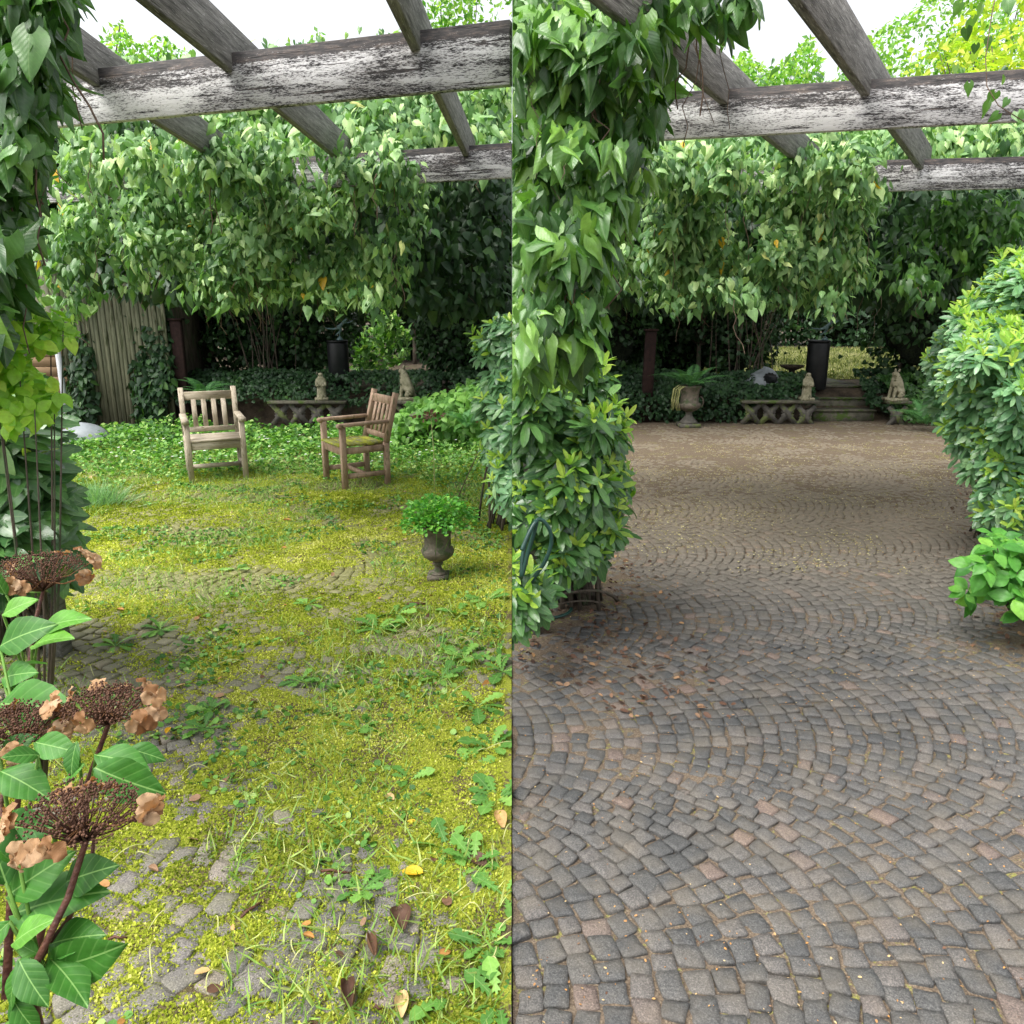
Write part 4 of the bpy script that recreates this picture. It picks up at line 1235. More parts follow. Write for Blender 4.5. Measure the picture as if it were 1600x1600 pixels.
b = MB(); b.box((-6.4, 12.4, 2.32), (3.6, 2.0, .08)); b.build('roof', M['greywood'], root)
b = MB(); b.box((-6.55, 12.6, 1.0), (2.9, 1.6, 2.5)); b.build('side_walls', M['bark'], root)
P, O, _ = volume([(95, 420), (150, 395), (265, 440), (262, 640), (225, 690), (200, 600), (205, 520), (165, 440), (150, 560), (152, 660), (100, 690), (100, 600)], 11.2, .2, 1900, rnd_px=20, depth=.15, holes=.22, seed=61)
P2, O2, _ = volume([(195, 450), (265, 430), (275, 640), (250, 690), (205, 690), (215, 600), (190, 520)], 11.2, .2, 900, rnd_px=20, depth=.15, holes=.3, seed=62)
P = np.concatenate([P, P2]); O = np.concatenate([O, O2])
ivy_mass('ivy', [(P, O)], 'ivy creeping over the vertical planks of the old shed', mat='ivy_dark', stems=10, clip=-1, size=(.08, .13), base=(-5.8, 11.3, 0), tpl=IVY_S, young=.1)

# white shells / domes
def shell(name, label, loc, r, rz=0, hole=True, sq=.6):
    root = empty(name, loc, label, 'ornament')
    V, F = [], []
    seg, rg = 28, 12
    for i in range(rg + 1):
        e = (i / rg) * math.pi / 2
        for j in range(seg):
            a = 2 * math.pi * j / seg
            V.append((r * math.cos(a) * math.cos(e), r * .8 * math.sin(a) * math.cos(e), r * sq * math.sin(e) * (1.0 + .12 * math.cos(a))))
    for i in range(rg):
        for j in range(seg):
            k = (j + 1) % seg
            F.append((i * seg + j, i * seg + k, (i + 1) * seg + k, (i + 1) * seg + j))
    V = np.array(V) @ np.array([[math.cos(rz), math.sin(rz), 0], [-math.sin(rz), math.cos(rz), 0], [0, 0, 1]])
    b = MB(); b.faces(V + np.array(loc), F); b.build('cover', M['white'], root, smooth=True)
    if hole:
        b = MB()
        c = np.array(loc) + np.array([r * .22, -r * .66, r * sq * .52])
        ax = nrm(np.array([.15, -.8, .6]))
        X = nrm(np.cross(ax, np.array([0, 0, 1.]))); Y = np.cross(X, ax)
        ring = []
        for j in range(22):
            a = 2 * math.pi * j / 22
            rr = r * (.34 + (.06 if j % 2 else -.02))
            ring.append(c + ax * .02 + X * rr * math.cos(a) + Y * rr * .8 * math.sin(a))
        V = ring + [p - ax * .06 for p in ring]
        b.faces(V, [tuple(range(22)), tuple(range(43, 21, -1))] + [(j, (j + 1) % 22 + 0, 22 + (j + 1) % 22, 22 + j) for j in range(22)])
        b.build('opening', M['black'], root)  # solid black plate paints in the shade of the hollow
    return root

shell('white_shell', 'white rounded shell with a dark jagged opening nestling in the ivy bank', tuple(at(1190, 604, 11.9)), .29, rz=.2, sq=.95)
g = gnd(128, 690)
shell('pale_dome', 'pale grey domed cover standing in the weeds in front of the shed', (g[0], g[1], 0), .36, hole=False, sq=.62)

# ------------------------------------------------------------------ lattice blocks, statues, plinths, steps
def lattice(label, x0, n, y, tall_end, side):
    root = empty('lattice_wall', (x0, y, 0), label, 'wall')
    w = .27
    for i in range(n):
        b = MB()
        c = np.array([x0 + w * (i + .5), y, .16 - (.04 if tall_end(i) else 0)])
        h = .15
        t_ = .035
        for s1 in (-1, 1):
            b.bar(c + [-w / 2 + .01, s1 * .001, -h * s1], c + [w / 2 - .01, s1 * .001, h * s1], .07, t_ * 1.3, up=(0, 1, 0))
        m_ = w * .26
        ds = [(0, h * .55), (m_, 0), (0, -h * .55), (-m_, 0)]
        for k in range(4):
            p, q = ds[k], ds[(k + 1) % 4]
            b.bar(c + [p[0], .004 * (k % 2), p[1]], c + [q[0], .004 * (k % 2), q[1]], .065, t_, up=(0, 1, 0))
        b.build('lattice_block', M['stone'], root)
    b = MB(); b.box((x0 + w * n / 2, y + .02, .335), (w * n + .06, .2, .04)); b.build('coping', M['stone_moss'], root)
    return root

lattice('openwork stone lattice edging under the standing statue by the steps', 3.42, 4, 11.42, lambda i: i == 3, 1)
lattice('short openwork lattice block under the seated lion beside the steps', 5.55, 1, 11.35, lambda i: True, 1)
lattice('openwork stone lattice edging seen between the two chairs', -3.55, 4, 11.35, lambda i: False, -1)
lattice('openwork lattice edging seen behind the angled chair', -1.72, 3, 11.35, lambda i: False, -1)


def skin_body(name, V, E, rad, mat, parent, subd=2):
    me = bpy.data.meshes.new(name)
    me.from_pydata([tuple(v) for v in V], E, [])
    o = bpy.data.objects.new(name, me)
    scn.collection.objects.link(o)
    mod = o.modifiers.new('skin', 'SKIN')
    for i, r in enumerate(rad):
        rr = r if isinstance(r, tuple) else (r, r)
        me.skin_vertices[0].data[i].radius = rr
    me.skin_vertices[0].data[0].use_root = True
    mod.use_smooth_shade = True
    s = o.modifiers.new('sub', 'SUBSURF'); s.levels = subd; s.render_levels = subd
    me.materials.append(mat)
    o.parent = parent
    return o


def lion(label, loc, rz, s=1.0):
    root = empty('seated_statue', loc, label, 'statue', rz=rz)
    root.scale = (s, s, s)
    # seated animal facing -X
    V = [(.03, 0, .09), (.0, 0, .17), (-.03, 0, .26), (-.04, 0, .33), (-.055, 0, .375), (-.11, 0, .365),
         (-.05, .045, .2), (-.075, .05, .1), (-.08, .05, .03), (-.11, .05, .02),
         (-.05, -.045, .2), (-.075, -.05, .1), (-.08, -.05, .03), (-.11, -.05, .02),
         (.03, .075, .07), (-.03, .085, .03), (.03, -.075, .07), (-.03, -.085, .03), (.11, .02, .03), (.1, .09, .03)]
    E = [(0, 1), (1, 2), (2, 3), (3, 4), (4, 5), (2, 6), (6, 7), (7, 8), (8, 9), (2, 10), (10, 11), (11, 12), (12, 13), (0, 14), (14, 15), (0, 16), (16, 17), (0, 18), (18, 19)]
    rad = [.085, .085, .075, .06, .055, .03, .032, .026, .024, .022, .032, .026, .024, .022, .05, .03, .05, .03, .02, .012]
    skin_body('body', V, E, rad, M['statue'], root)
    b = MB()
    for sy in (-1, 1):
        b.tube([(-.035, sy * .035, .40), (-.03, sy * .045, .435), (-.028, sy * .046, .447)], [.018, .012, .003], 8)
    o = b.build('ears', M['statue'], None, smooth=True); o.parent = root
    b = MB(); b.box((-.01, 0, 0), (.28, .24, .045)); o = b.build('base_slab', M['statue']); o.parent = root
    return root


def upright(label, loc, rz):
    root = empty('upright_statue', loc, label, 'statue', rz=rz)
    V = [(0, 0, .08), (0, 0, .2), (0, -.01, .29), (0, -.015, .34), (0, -.02, .385), (.05, -.02, .27), (.065, -.05, .19), (.02, -.09, .2), (-.05, -.02, .27), (-.065, -.05, .19), (-.02, -.09, .2), (0, 0, .01)]
    E = [(0, 1), (1, 2), (2, 3), (3, 4), (2, 5), (5, 6), (6, 7), (2, 8), (8, 9), (9, 10), (0, 11)]
    rad = [.072, .065, .06, .03, .046, .03, .024, .02, .03, .024, .02, .078]
    skin_body('body', V, E, rad, M['statue'], root)
    b = MB(); b.box((0, 0, 0), (.19, .19, .04)); o = b.build('base_slab', M['statue']); o.parent = root
    return root


upright('slim pale stone figure standing on the lattice by the steps', (4.36, 11.45, .375), 0)
lion('seated pale stone lion flanking the steps', (5.67, 11.4, .375), R(12))
upright('mossy slim stone figure in the ivy between the two chairs', (-2.82, 11.45, .375), R(10))
lion('mossy seated stone lion above the angled chair', (-1.56, 11.5, .375), R(5), 1.1)


def plinth(label, x, y, z0, z1):
    root = empty('black_plinth', (x, y, z0), label, 'plinth')
    b = MB(); b.lathe((x, y, z0), [(.15, 0), (.158, .01), (.158, z1 - z0 - .03), (.15, z1 - z0)], 40, flute=20, fd=.03)
    b.build('column', M['black'], root, smooth=False)
    b = MB(); b.lathe((x, y, z1), [(.165, 0), (.168, .02), (.16, .03)], 40); b.build('cap', M['black'], root)
    return root


def dancer(label, x, y, z):
    root = empty('dancer_figurine', (x, y, z), label, 'figurine')
    b = MB(); b.lathe((x, y, z), [(.05, 0), (.05, .015), (.03, .04), (.008, .06)], 20); b.build('foot', M['bronze'], root, smooth=True)
    b = MB(); b.tube([(x, y, z + .05), (x + .01, y, z + .16)], .006, 8); b.build('rod', M['bronze'], root)
    # leaping figure, leaning to +X
    V = [(.0, 0, .2), (.05, 0, .245), (.09, 0, .28), (.105, 0, .30), (.125, 0, .325), (-.05, 0, .17), (-.1, .01, .165), (-.19, .01, .175), (-.22, .01, .185), (.03, .02, .15), (-.03, .03, .1), (-.07, .03, .07),
         (.12, .03, .26), (.17, .04, .27), (.21, .04, .295), (.06, -.03, .30), (.06, -.05, .36), (.11, -.06, .40)]
    E = [(0, 1), (1, 2), (2, 3), (3, 4), (0, 5), (5, 6), (6, 7), (7, 8), (0, 9), (9, 10), (10, 11), (2, 12), (12, 13), (13, 14), (2, 15), (15, 16), (16, 17)]
    rad = [.026, .022, .026, .012, .022, .019, .015, .01, .008, .019, .014, .009, .011, .009, .007, .011, .009, .007]
    o = skin_body('figure', V, E, rad, M['bronze'], root)
    return root


plinth('round black plinth carrying the bronze dancer behind the steps', 4.75, 12.15, .45, 1.17)
dancer('green bronze dancer leaping on the plinth behind the steps', 4.83, 12.15, 1.2)
plinth('round black plinth with a dark figurine behind the straight chair', -2.7, 12.15, .45, 1.17)
dancer('dark bronze dancer on the plinth seen between the two chairs', -2.66, 12.15, 1.2)

root = empty('bird_bath', (4.42, 12.3, .5), 'small dark bird bath dish beside the black plinth near the steps', 'bird bath')
b = MB(); b.lathe((4.42, 12.3, .72), [(.03, 0), (.08, .02), (.17, .06), (.19, .09), (.175, .09), (.14, .07), (.02, .055)], 28); b.build('dish', M['soilpot'], root, smooth=True)
b = MB(); b.lathe((4.42, 12.3, .42), [(.08, 0), (.04, .05), (.035, .25), (.05, .31)], 20); b.build('stand', M['soilpot'], root, smooth=True)

root = empty('stone_steps', (5.05, 11.6, 0), 'mossy stone steps climbing from the paving to the lawn', 'steps')
for i in range(3):
    b = MB(); hh_ = .155 * (i + 1)
    b.box((5.06, 11.70 + i * .3 + .15 + i * .003, hh_ / 2 - .02), (.92 + .004 * i, .30, hh_ + .04)); b.box((5.06, 11.70 + i * .3 + .14, hh_ + .012), (.95, .33, .024))
    b.build('step', M['stone_moss'], root)
b = MB(); b.box((5.1, 13.3, .47), (.98, 1.35, .05)); b.build('landing', M['stone'], root)

# lawn beyond
b = MB()
nn = 24000
x = rng.uniform(3.5, 13, nn); y = 13.9 + 13.5 * rng.random(nn) ** 1.2
z = terr(x, y)
b.leaves(BLADE, np.stack([x, y, z], -1), rng.normal(0, .6, (nn, 3)) + np.array([0, 0, .7]), rng.normal(0, 1, (nn, 3)), rng.uniform(.05, .14, nn), None, 3.5)
tag(b.build('lawn_grass', M['lawn']), 'pale yellow green lawn grass beyond the stone steps', 'grass', kind='stuff')
o = grid_sheet(3.4, 13.2, 13.85, 27.6, .2, lambda X, Y: terr(X, Y) + .006, 'lawn', M['lawnsoil'])

root = empty('rusty_post', (2.02, 11.5, 0), 'dark rusty red post standing among the ivy at the far edge', 'post')
b = MB(); b.bar((2.02, 11.62, -.02), (2.05, 11.62, 1.35), .16, .10, up=(0, 1, 0), bev=.01); b.build('shaft', M['rust'], root)
b = MB(); b.box((2.05, 11.62, 1.365), (.2, .14, .03)); b.build('cap', M['rust'], root)
root = empty('rusty_post', (-5.0, 11.5, 0), 'dark reddish post at the corner of the old shed', 'post')
b = MB(); b.bar((-4.93, 11.6, -.02), (-4.93, 11.6, 1.5), .16, .10, up=(0, 1, 0), bev=.01); b.build('shaft', M['rust'], root)
b = MB(); b.box((-4.93, 11.6, 1.515), (.2, .14, .03)); b.build('cap', M['rust'], root)

# ------------------------------------------------------------------ urns
def fern(parent, c, n, L, zr=.6, name='fronds', mat='fern'):
    b = MB()
    c = np.array(c, float)
    for i in range(n):
        a = i * 2.4 + rng.normal(0, .2)
        el = rng.uniform(.55, 1.3)
        l_ = L * rng.uniform(.75, 1.1)
        u = np.linspace(0, 1, 13)
        r_ = l_ * (np.cos(el) * u + .25 * u ** 2)
        z_ = l_ * (np.sin(el) * u * 1.05 - .5 * u ** 2.2)
        q = c + np.stack([np.cos(a) * r_, np.sin(a) * r_, z_], -1)
        b.tube(q, np.linspace(.004, .001, 13), 4, rnd=.2)
        tv = nrm(np.gradient(q, axis=0))
        sd = nrm(np.cross(tv, np.array([0, 0, 1.])))
        nm_ = np.cross(sd, tv)
        u2 = np.linspace(.12, .99, 24)
        for s_ in (-1, 1):
            P = np.stack([np.interp(u2, u, q[:, k]) for k in range(3)], -1)
            Tt = np.stack([np.interp(u2, u, (sd * s_ + tv * .35)[:, k]) for k in range(3)], -1)
            Nn = np.stack([np.interp(u2, u, nm_[:, k]) for k in range(3)], -1)
            b.leaves(RHO, P, Tt, Nn, l_ * .19 * np.sin(u2 ** .7 * math.pi * .93 + .15), rng.uniform(.2, .9, len(u2)), .42)
    b.build(name, M[mat], parent)


# tall fern urn, right half
g = gnd(1075, 667)
root = empty('fern_urn', (g[0], g[1], 0), 'two handled brown urn holding a fern at the far edge of the paving', 'urn')
gx, gy = g[0], g[1]
b = MB()
b.box((gx, gy, .03), (.30, .30, .06)); b.lathe((gx, gy, .06), [(.14, 0), (.12, .03), (.07, .08), (.045, .12), (.045, .15), (.06, .16)], 28)
b.build('foot', M['stone'], root, smooth=False)
b = MB(); b.lathe((gx, gy, .22), [(.05, 0), (.10, .025), (.148, .065), (.162, .105), (.152, .125), (.128, .135), (.122, .25), (.132, .33), (.158, .36), (.158, .375), (.132, .375), (.12, .33)], 36, flute=18, fd=.035)
b.build('bowl', M['urn'], root, smooth=True)
for s_ in (-1, 1):
    b = MB(); a = np.linspace(-.6 * math.pi, .5 * math.pi, 12)
    b.tube(np.stack([gx + s_ * (.15 + .05 * np.cos(a)), gy + a * 0, .36 + .075 * np.sin(a)], -1), .011, 8); b.build('handle', M['urn'], root, smooth=True)
b = MB(); b.lathe((gx, gy, .56), [(.01, 0), (.12, 0), (.11, .015), (.01, .02)], 20); b.build('soil', M['soilpot'], root)
f_ = empty('potted_fern', (gx, gy, .57), 'green fern arching out of the two handled brown urn', 'fern')
fern(f_, (gx, gy, .57), 13, .62)
# trailing dry stems
b = MB()
for i in range(16):
    a = rng.uniform(2.3, 4.2)
    p = np.array([gx + .17 * math.cos(a), gy + .17 * math.sin(a), .6])
    b.tube([p, p + [-.07, 0, -.05], p + [-.09, 0, -.2], p + [-.07 + rng.normal(0, .03), 0, -.35]], .004, 4)
b.build('dry_stems', M['straw'], f_)

# small urn, left half
g = gnd(685, 903)
gx, gy = g[0], g[1]
root = empty('small_urn', (gx, gy, 0), 'small fluted stone urn standing on the mossy patio', 'urn')
b = MB()
b.box((gx, gy, .015), (.13, .13, .03)); b.lathe((gx, gy, .03), [(.055, 0), (.05, .012), (.024, .03), (.02, .05), (.028, .06), (.034, .07), (.024, .08)], 28)
b.build('foot', M['urn'], root, smooth=False)
b = MB(); b.lathe((gx, gy, .11), [(.028, 0), (.06, .015), (.09, .04), (.1, .07), (.094, .085), (.08, .095), (.078, .15), (.085, .20), (.10, .225), (.102, .235), (.088, .235), (.08, .21)], 48, flute=22, fd=.03)
b.build('bowl', M['urn'], root, smooth=True)
b = MB(); b.lathe((gx, gy, .32), [(.01, 0), (.08, 0), (.07, .015), (.01, .02)], 20); b.build('soil', M['soilpot'], root)
pl = empty('potted_clover', (gx, gy, .34), 'bushy bright green clover overflowing the small stone urn', 'plant')
nn = 1500
d = nrm(rng.normal(0, 1, (nn, 3))); d[:, 2] = np.abs(d[:, 2]) - .25
P = np.array([gx - .01, gy, .38]) + d * (rng.random(nn) ** .4 * (.7 + .55 * vnoise(d * 1.0, .45, 3)))[:, None] * np.array([.25, .2, .19])
b = MB(); b.leaves(ROUND, P, nrm(d + rng.normal(0, .5, (nn, 3))), nrm(np.array([0, 0, 1.]) + rng.normal(0, .4, (nn, 3))), rng.uniform(.015, .028, nn)); b.build('foliage', M['fresh'], pl, smooth=True)
b = MB()
for i in range(90):
    e = P[rng.integers(nn)]
    s_ = np.array([gx, gy, .33]) + rng.normal(0, .03, 3) * [1, 1, 0]
    b.tube([s_, (s_ + e) / 2 + [0, 0, .03], e], .0012, 4)
for i in range(9):
    a = rng.uniform(0, 6.28)
    p = np.array([gx + .1 * math.cos(a), gy + .1 * math.sin(a), .34])
    b.tube([p, p + [.02 * math.cos(a), .02 * math.sin(a), -.06], p + [rng.normal(0, .02), 0, -.16]], .0015, 4)
b.build('stalks', M['grass'], pl)

# second dark planter at back, left half
g = gnd(664, 694)
root = empty('dark_planter', (g[0], g[1], 0), 'low dark footed planter half hidden behind the angled chair', 'planter')
b = MB(); b.lathe((g[0], g[1], 0), [(.13, 0), (.12, .03), (.06, .06), (.055, .1), (.13, .15), (.18, .2), (.19, .26), (.175, .28), (.19, .36), (.2, .38), (.17, .38)], 28); b.build('bowl', M['stone_moss'], root, smooth=True)
b = MB(); b.lathe((g[0], g[1], .34), [(.01, 0), (.17, 0), (.16, .02), (.01, .03)], 20); b.build('soil', M['soilpot'], root)
f_ = empty('fern', (-4.05, 11.2, 0), 'green fern behind the straight chair at the edge of the ivy bank', 'fern')
g = at(318, 612, 11.0)
f_.location = (g[0], g[1], .3)
fern(f_, (g[0], g[1], g[2] - .05), 16, .50)
f_ = empty('fern', (5.9, 10.6, 0), 'light green fern fronds beside the smaller rhododendron near the lion statue', 'fern')
fern(f_, (5.75, 10.6, .12), 12, .60)
f_ = empty('fern', (-.6, 9.3, 0), 'light green fern in front of the blue green rhododendron', 'fern')
fern(f_, (-.52, 9.0, .3), 12, .5)

# ------------------------------------------------------------------ chairs
def make_chair(loc, rz, label, seatmat, woodv, woodh, seed):
    r = random.Random(seed)
    root = empty('garden_chair', loc, label, 'chair', 'weathered wooden armchairs on the mossy patio', rz)
    W, D = .56, .47
    def P(b, name, mat, parent=root):
        o = b.build(name, mat)
        o.parent = parent
        return o
    hw = W / 2 - .028
    yf, yb = -D / 2 + .02, D / 2 - .02
    for sx in (-1, 1):
        b = MB(); b.bar((sx * hw, yf, 0), (sx * hw, yf, .595), .052, .052, up=(0, 1, 0), bev=.005); P(b, 'leg', woodv)
        # rear leg: straight to the seat then raked back as the back post
        b = MB(); b.bar((sx * hw, yb, 0), (sx * hw, yb, .42), .05, .052, up=(0, 1, 0), bev=.005)
        b.bar((sx * hw, yb, .415), (sx * hw, yb + .12, .88), .05, .049, up=(0, 1, 0), bev=.005); P(b, 'rear_post', woodv)
        b = MB(); b.bar((sx * (hw + .008), yf - .035, .612), (sx * (hw + .008), yb + .02, .62), .065, .032, bev=.008); 
        b.tube([(sx * (hw + .008) - .034, yf - .03, .604), (sx * (hw + .008) + .034, yf - .03, .604)], .022, 10); P(b, 'armrest', woodh)
        b = MB(); b.bar((sx * hw, yf + .02, .37), (sx * hw, yb - .02, .37), .03, .06); P(b, 'side_rail', woodv)
        b = MB(); b.bar((sx * hw, yf + .02, .13), (sx * hw, yb - .02, .13), .028, .045); P(b, 'stretcher', woodv)
    b = MB(); b.bar((-hw + .02, yf, .365), (hw - .02, yf, .365), .028, .075, bev=.004); P(b, 'front_rail', woodh)
    b = MB(); b.bar((-hw + .02, yb, .365), (hw - .02, yb, .365), .028, .07); P(b, 'back_rail', woodh)
    b = MB(); b.bar((-hw + .02, 0, .13), (hw - .02, 0, .13), .028, .04); P(b, 'stretcher', woodh)
    b = MB()
    for k in range(5):
        y_ = yf - .03 + k * .093
        b.bar((-hw + (.03 if k in (0, 4) else 0.0), y_ + .03, .418), (hw - (.03 if k in (0, 4) else 0.0), y_ + .03, .418), .08, .02, bev=.004)
    P(b, 'seat', seatmat)
    def bk(z):
        return yb + .12 * (z - .42) / .46
    b = MB(); b.bar((-hw + .02, bk(.80), .80), (hw - .02, bk(.80), .80), .028, .085, bev=.006); P(b, 'top_rail', woodh)
    b = MB(); b.bar((-hw + .02, bk(.47), .47), (hw - .02, bk(.47), .47), .026, .05, bev=.004); P(b, 'lower_rail', woodh)
    for k in range(4):
        x_ = (-1.5 + k) * .095
        b = MB(); b.bar((x_, bk(.485), .485), (x_, bk(.765), .765), .048, .016, up=(0, 1, 0), bev=.003); P(b, 'back_slat', woodv)
    return root

make_chair((-2.98, 7.62, -.01), R(25), 'grey weathered armchair facing straight out, its seat bare', M['teak_moss'] if False else M['teak_h'], M['teak'], M['teak_h'], 1)
make_chair((-1.52, 7.36, -.01), R(-57), 'brown armchair turned sideways with yellow moss on its seat', M['teak_moss'], M['teak_brown'], M['teak_brown'], 2)

# ------------------------------------------------------------------ dried flower stalks
for (p0, p1, lab) in (((679, 762), (673, 648), 'upright dried flower stalk beside the angled chair'), ((715, 772), (771, 652), 'slanting dried flower stalk in front of the blue green rhododendron')):
    g = gnd(p0[0], p0[1] + 6)
    dpt = (g - EYE) @ FW
    tip = at(p1[0], p1[1], dpt)
    root = empty('dried_flower', g, lab, 'flower')
    b = MB(); b.tube([g, (g + tip) / 2 + [.01, 0, .02], tip], [.005, .004, .003], 5); b.build('stalk', M['stem'] if p0[0] > 700 else M['straw'], root)
    m = 46
    P = tip + rng.normal(0, 1, (m, 3)) * [.06, .05, .018]
    b = MB(); b.leaves(ROUND, P, rng.normal(0, 1, (m, 3)), np.array([0, -.3, 1.]) + rng.normal(0, .5, (m, 3)), rng.uniform(.02, .04, m), rng.uniform(.1, .7, m)); b.build('flower_head', M['dryleaf'], root)

# blue tussock
g = gnd(150, 786)
root = empty('grass_tussock', g, 'soft blue green grass tussock at the edge of the mossy patio', 'grass')
nn = 700
P = g + rng.normal(0, 1, (nn, 3)) * [.13, .10, 0]
b = MB(); T = (P - g) * 2.2 + np.array([0, 0, .7]) + rng.normal(0, .25, (nn, 3))
b.leaves(BLADE, P, T, rng.normal(0, 1, (nn, 3)), rng.uniform(.12, .24, nn), None, .5); b.build('blades', M['bluegrass'], root)

# ------------------------------------------------------------------ hydrangea, close foreground
HB = np.array([-.72, .95, 0])
root = empty('hydrangea', HB, 'foreground hydrangea with broad green leaves and brown dried flower heads', 'hydrangea')
heads = [(62, 888, 1.5, .085, .4), (165, 1098, 1.12, .062, .45), (28, 1128, 1.1, .06, .4), (128, 1268, .88, .068, .42)]
stem_pts = []
for (px_, py_, d_, rad_, fl) in heads:
    c = at(px_, py_, d_)
    hd = MB(); 
    m = 900
    u = rng.random(m) ** .5 * rad_
    a = rng.random(m) * 6.283
    P = c + np.stack([u * np.cos(a), u * np.sin(a) * .85, .35 * np.sqrt(np.maximum(rad_ ** 2 - u ** 2, 0)) - .01 + rng.normal(0, .006, m)], -1)
    oc = np.array([[1, 0, 0], [-1, 0, 0], [0, 1, 0], [0, -1, 0], [0, 0, 1], [0, 0, -1]], float)
    of = np.array([0, 2, 4, 2, 1, 4, 1, 3, 4, 3, 0, 4, 2, 0, 5, 1, 2, 5, 3, 1, 5, 0, 3, 5])
    sc = rng.uniform(.0013, .0024, m)
    V = P[:, None] + oc[None] * sc[:, None, None]
    hd.add(V.reshape(-1, 3), (of[None] + (np.arange(m) * 6)[:, None]).ravel(), np.full(m * 8, 3))
    base_c = c - np.array([0, 0, rad_ * .55])
    for i in range(60):
        e = P[rng.integers(m)]
        mid = base_c * .45 + e * .55 - [0, 0, .004]
        hd.tube([base_c, mid, e], [.0016, .001, .0007], 4)
    ho = hd.build('flower_head', M['seed'], root)
    pt = MB()
    nf = 11
    for i in range(nf):
        a = i * 6.283 / nf + rng.normal(0, .25)
        fc = c + np.array([rad_ * 1.15 * math.cos(a), rad_ * 1.0 * math.sin(a), rng.uniform(-.02, .012)])
        ax = nrm(np.array([math.cos(a) * .5, math.sin(a) * .5 - .35, rng.uniform(-.2, .9)]))
        X = nrm(np.cross(ax, [0, .2, 1.])); Y = np.cross(ax, X)
        for k in range(4):
            b_ = k * 1.571 + rng.normal(0, .15)
            T = X * math.cos(b_) + Y * math.sin(b_) + ax * rng.uniform(-.1, .5)
            pt.leaves(PETAL, fc[None], T[None], (ax + rng.normal(0, .15, 3))[None], rng.uniform(.013, .020), rng.random(1), 1.1)
        pt.tube([base_c + [0, 0, .02], (base_c + fc) / 2, fc], .0008, 4, rnd=.0)
    pt.build('floret', M['petal'], ho, smooth=True)
    stem_pts.append(base_c)
sb = MB()
joint = at(55, 1510, .86)
for c in stem_pts:
    e = joint if abs(c[0] - joint[0]) < .5 and c[2] < at(0, 1300, .9)[2] + .3 else HB
    low = np.array([joint[0] - .02, joint[1] + .05, 0.0])
    a_ = joint + rng.normal(0, .012, 3)
    if abs(c[0] - stem_pts[3][0]) > .01:
        k_ = [abs(c[0] - q_[0]) < .001 for q_ in stem_pts].index(True)
        a_ = (at(45, 1060, 1.45), at(95, 1330, 1.1), at(20, 1330, 1.05))[k_]
        low = (at(15, 1400, 1.42), at(40, 1560, 1.08), at(10, 1560, 1.0))[k_]
    mid = (c + a_) / 2 + rng.normal(0, .01, 3)
    sb.tube([low, a_, mid, c, c + [0, 0, .02]], [.006, .0045, .004, .0035, .002], 7)
# second stalk of the lowest head
c = at(148, 1300, .9); sb.tube([at(60, 1500, .88), at(105, 1440, .89), at(140, 1370, .9), c], [.004, .0035, .003, .002], 6)
stem_all = np.concatenate(sb.v)
sb.build('stem', M['redstem'], root, smooth=True)
lv = MB()
# (px,py of leaf base) -> (px,py of tip), distance, base tint
L = [((60, 1180), (0, 1175), 1.0, .3), ((0, 1205), (90, 1240), 1.0, .35), ((105, 1215), (122, 1190), 1.0, .6), ((10, 1380), (-40, 1240), .85, .15), ((12, 1400), (108, 1322), .86, .45),
     ((20, 1430), (165, 1362), .87, .35), ((20, 1475), (75, 1418), .84, .75), ((30, 1500), (70, 1590), .82, .25), ((30, 1510), (-10, 1600), .82, .35), ((80, 1500), (150, 1560), .84, .3),
     ((78, 1510), (190, 1505), .85, .35), ((80, 1475), (155, 1445), .86, .3), ((60, 1490), (10, 1470), .84, .6), ((150, 1200), (262, 1255), .98, .3), ((150, 1180), (245, 1190), 1.0, .4),
     ((5, 960), (55, 925), 1.25, .8), ((30, 1000), (65, 955), 1.25, .35), ((60, 985), (140, 942), 1.28, .7), ((50, 1010), (112, 972), 1.25, .85), ((0, 1010), (75, 960), 1.2, .3),
     ((5, 1060), (45, 1040), 1.2, .5), ((20, 1045), (78, 1018), 1.2, .75), ((15, 1070), (50, 1100), 1.2, .3), ((0, 1100), (110, 1100), 1.15, .5), ((55, 1160), (120, 1172), 1.05, .5),
     ((10, 900), (60, 850), 1.6, .4), ((10, 930), (-30, 880), 1.4, .3), ((120, 1160), (95, 1230), 1.0, .2), ((30, 1350), (-30, 1330), .85, .5), ((0, 1180), (60, 1140), 1.05, .2),
     ((5, 1290), (80, 1300), .95, .15), ((15, 1440), (-50, 1500), .85, .5), ((100, 1380), (170, 1345), .88, .2), ((20, 1560), (60, 1640), .82, .3), ((200, 1170), (270, 1185), 1.02, .3)]
for (a_, b_, d_, tint) in L:
    p0 = at(a_[0], a_[1], d_ + .02); p1 = at(b_[0], b_[1], d_ - .01 + rng.normal(0, .02))
    t_ = p1 - p0
    ln = np.linalg.norm(t_)
    nn_ = nrm(np.array([0, -.55, .8]) + rng.normal(0, .28, 3))
    lv.leaves(OVA, p0[None], t_[None], nn_[None], ln * .80, np.array([tint]), .9)
lv.build('leaves', M['hydr'], root, smooth=True)
pet = MB()
for (a_, b_, d_, tint) in L:
    p0 = at(a_[0], a_[1], d_ + .02)
    dn = stem_all - (p0 - [0, 0, .12])
    e_ = stem_all[np.argmin((dn ** 2).sum(1))]
    pet.tube([p0, p0 * .7 + e_ * .3 + [0, 0, -.01], p0 * .3 + e_ * .7 + [0, 0, -.012], e_], [.0022, .0022, .0028, .0035], 5)
pet.build('leaf_stalks', M['grass'], root)

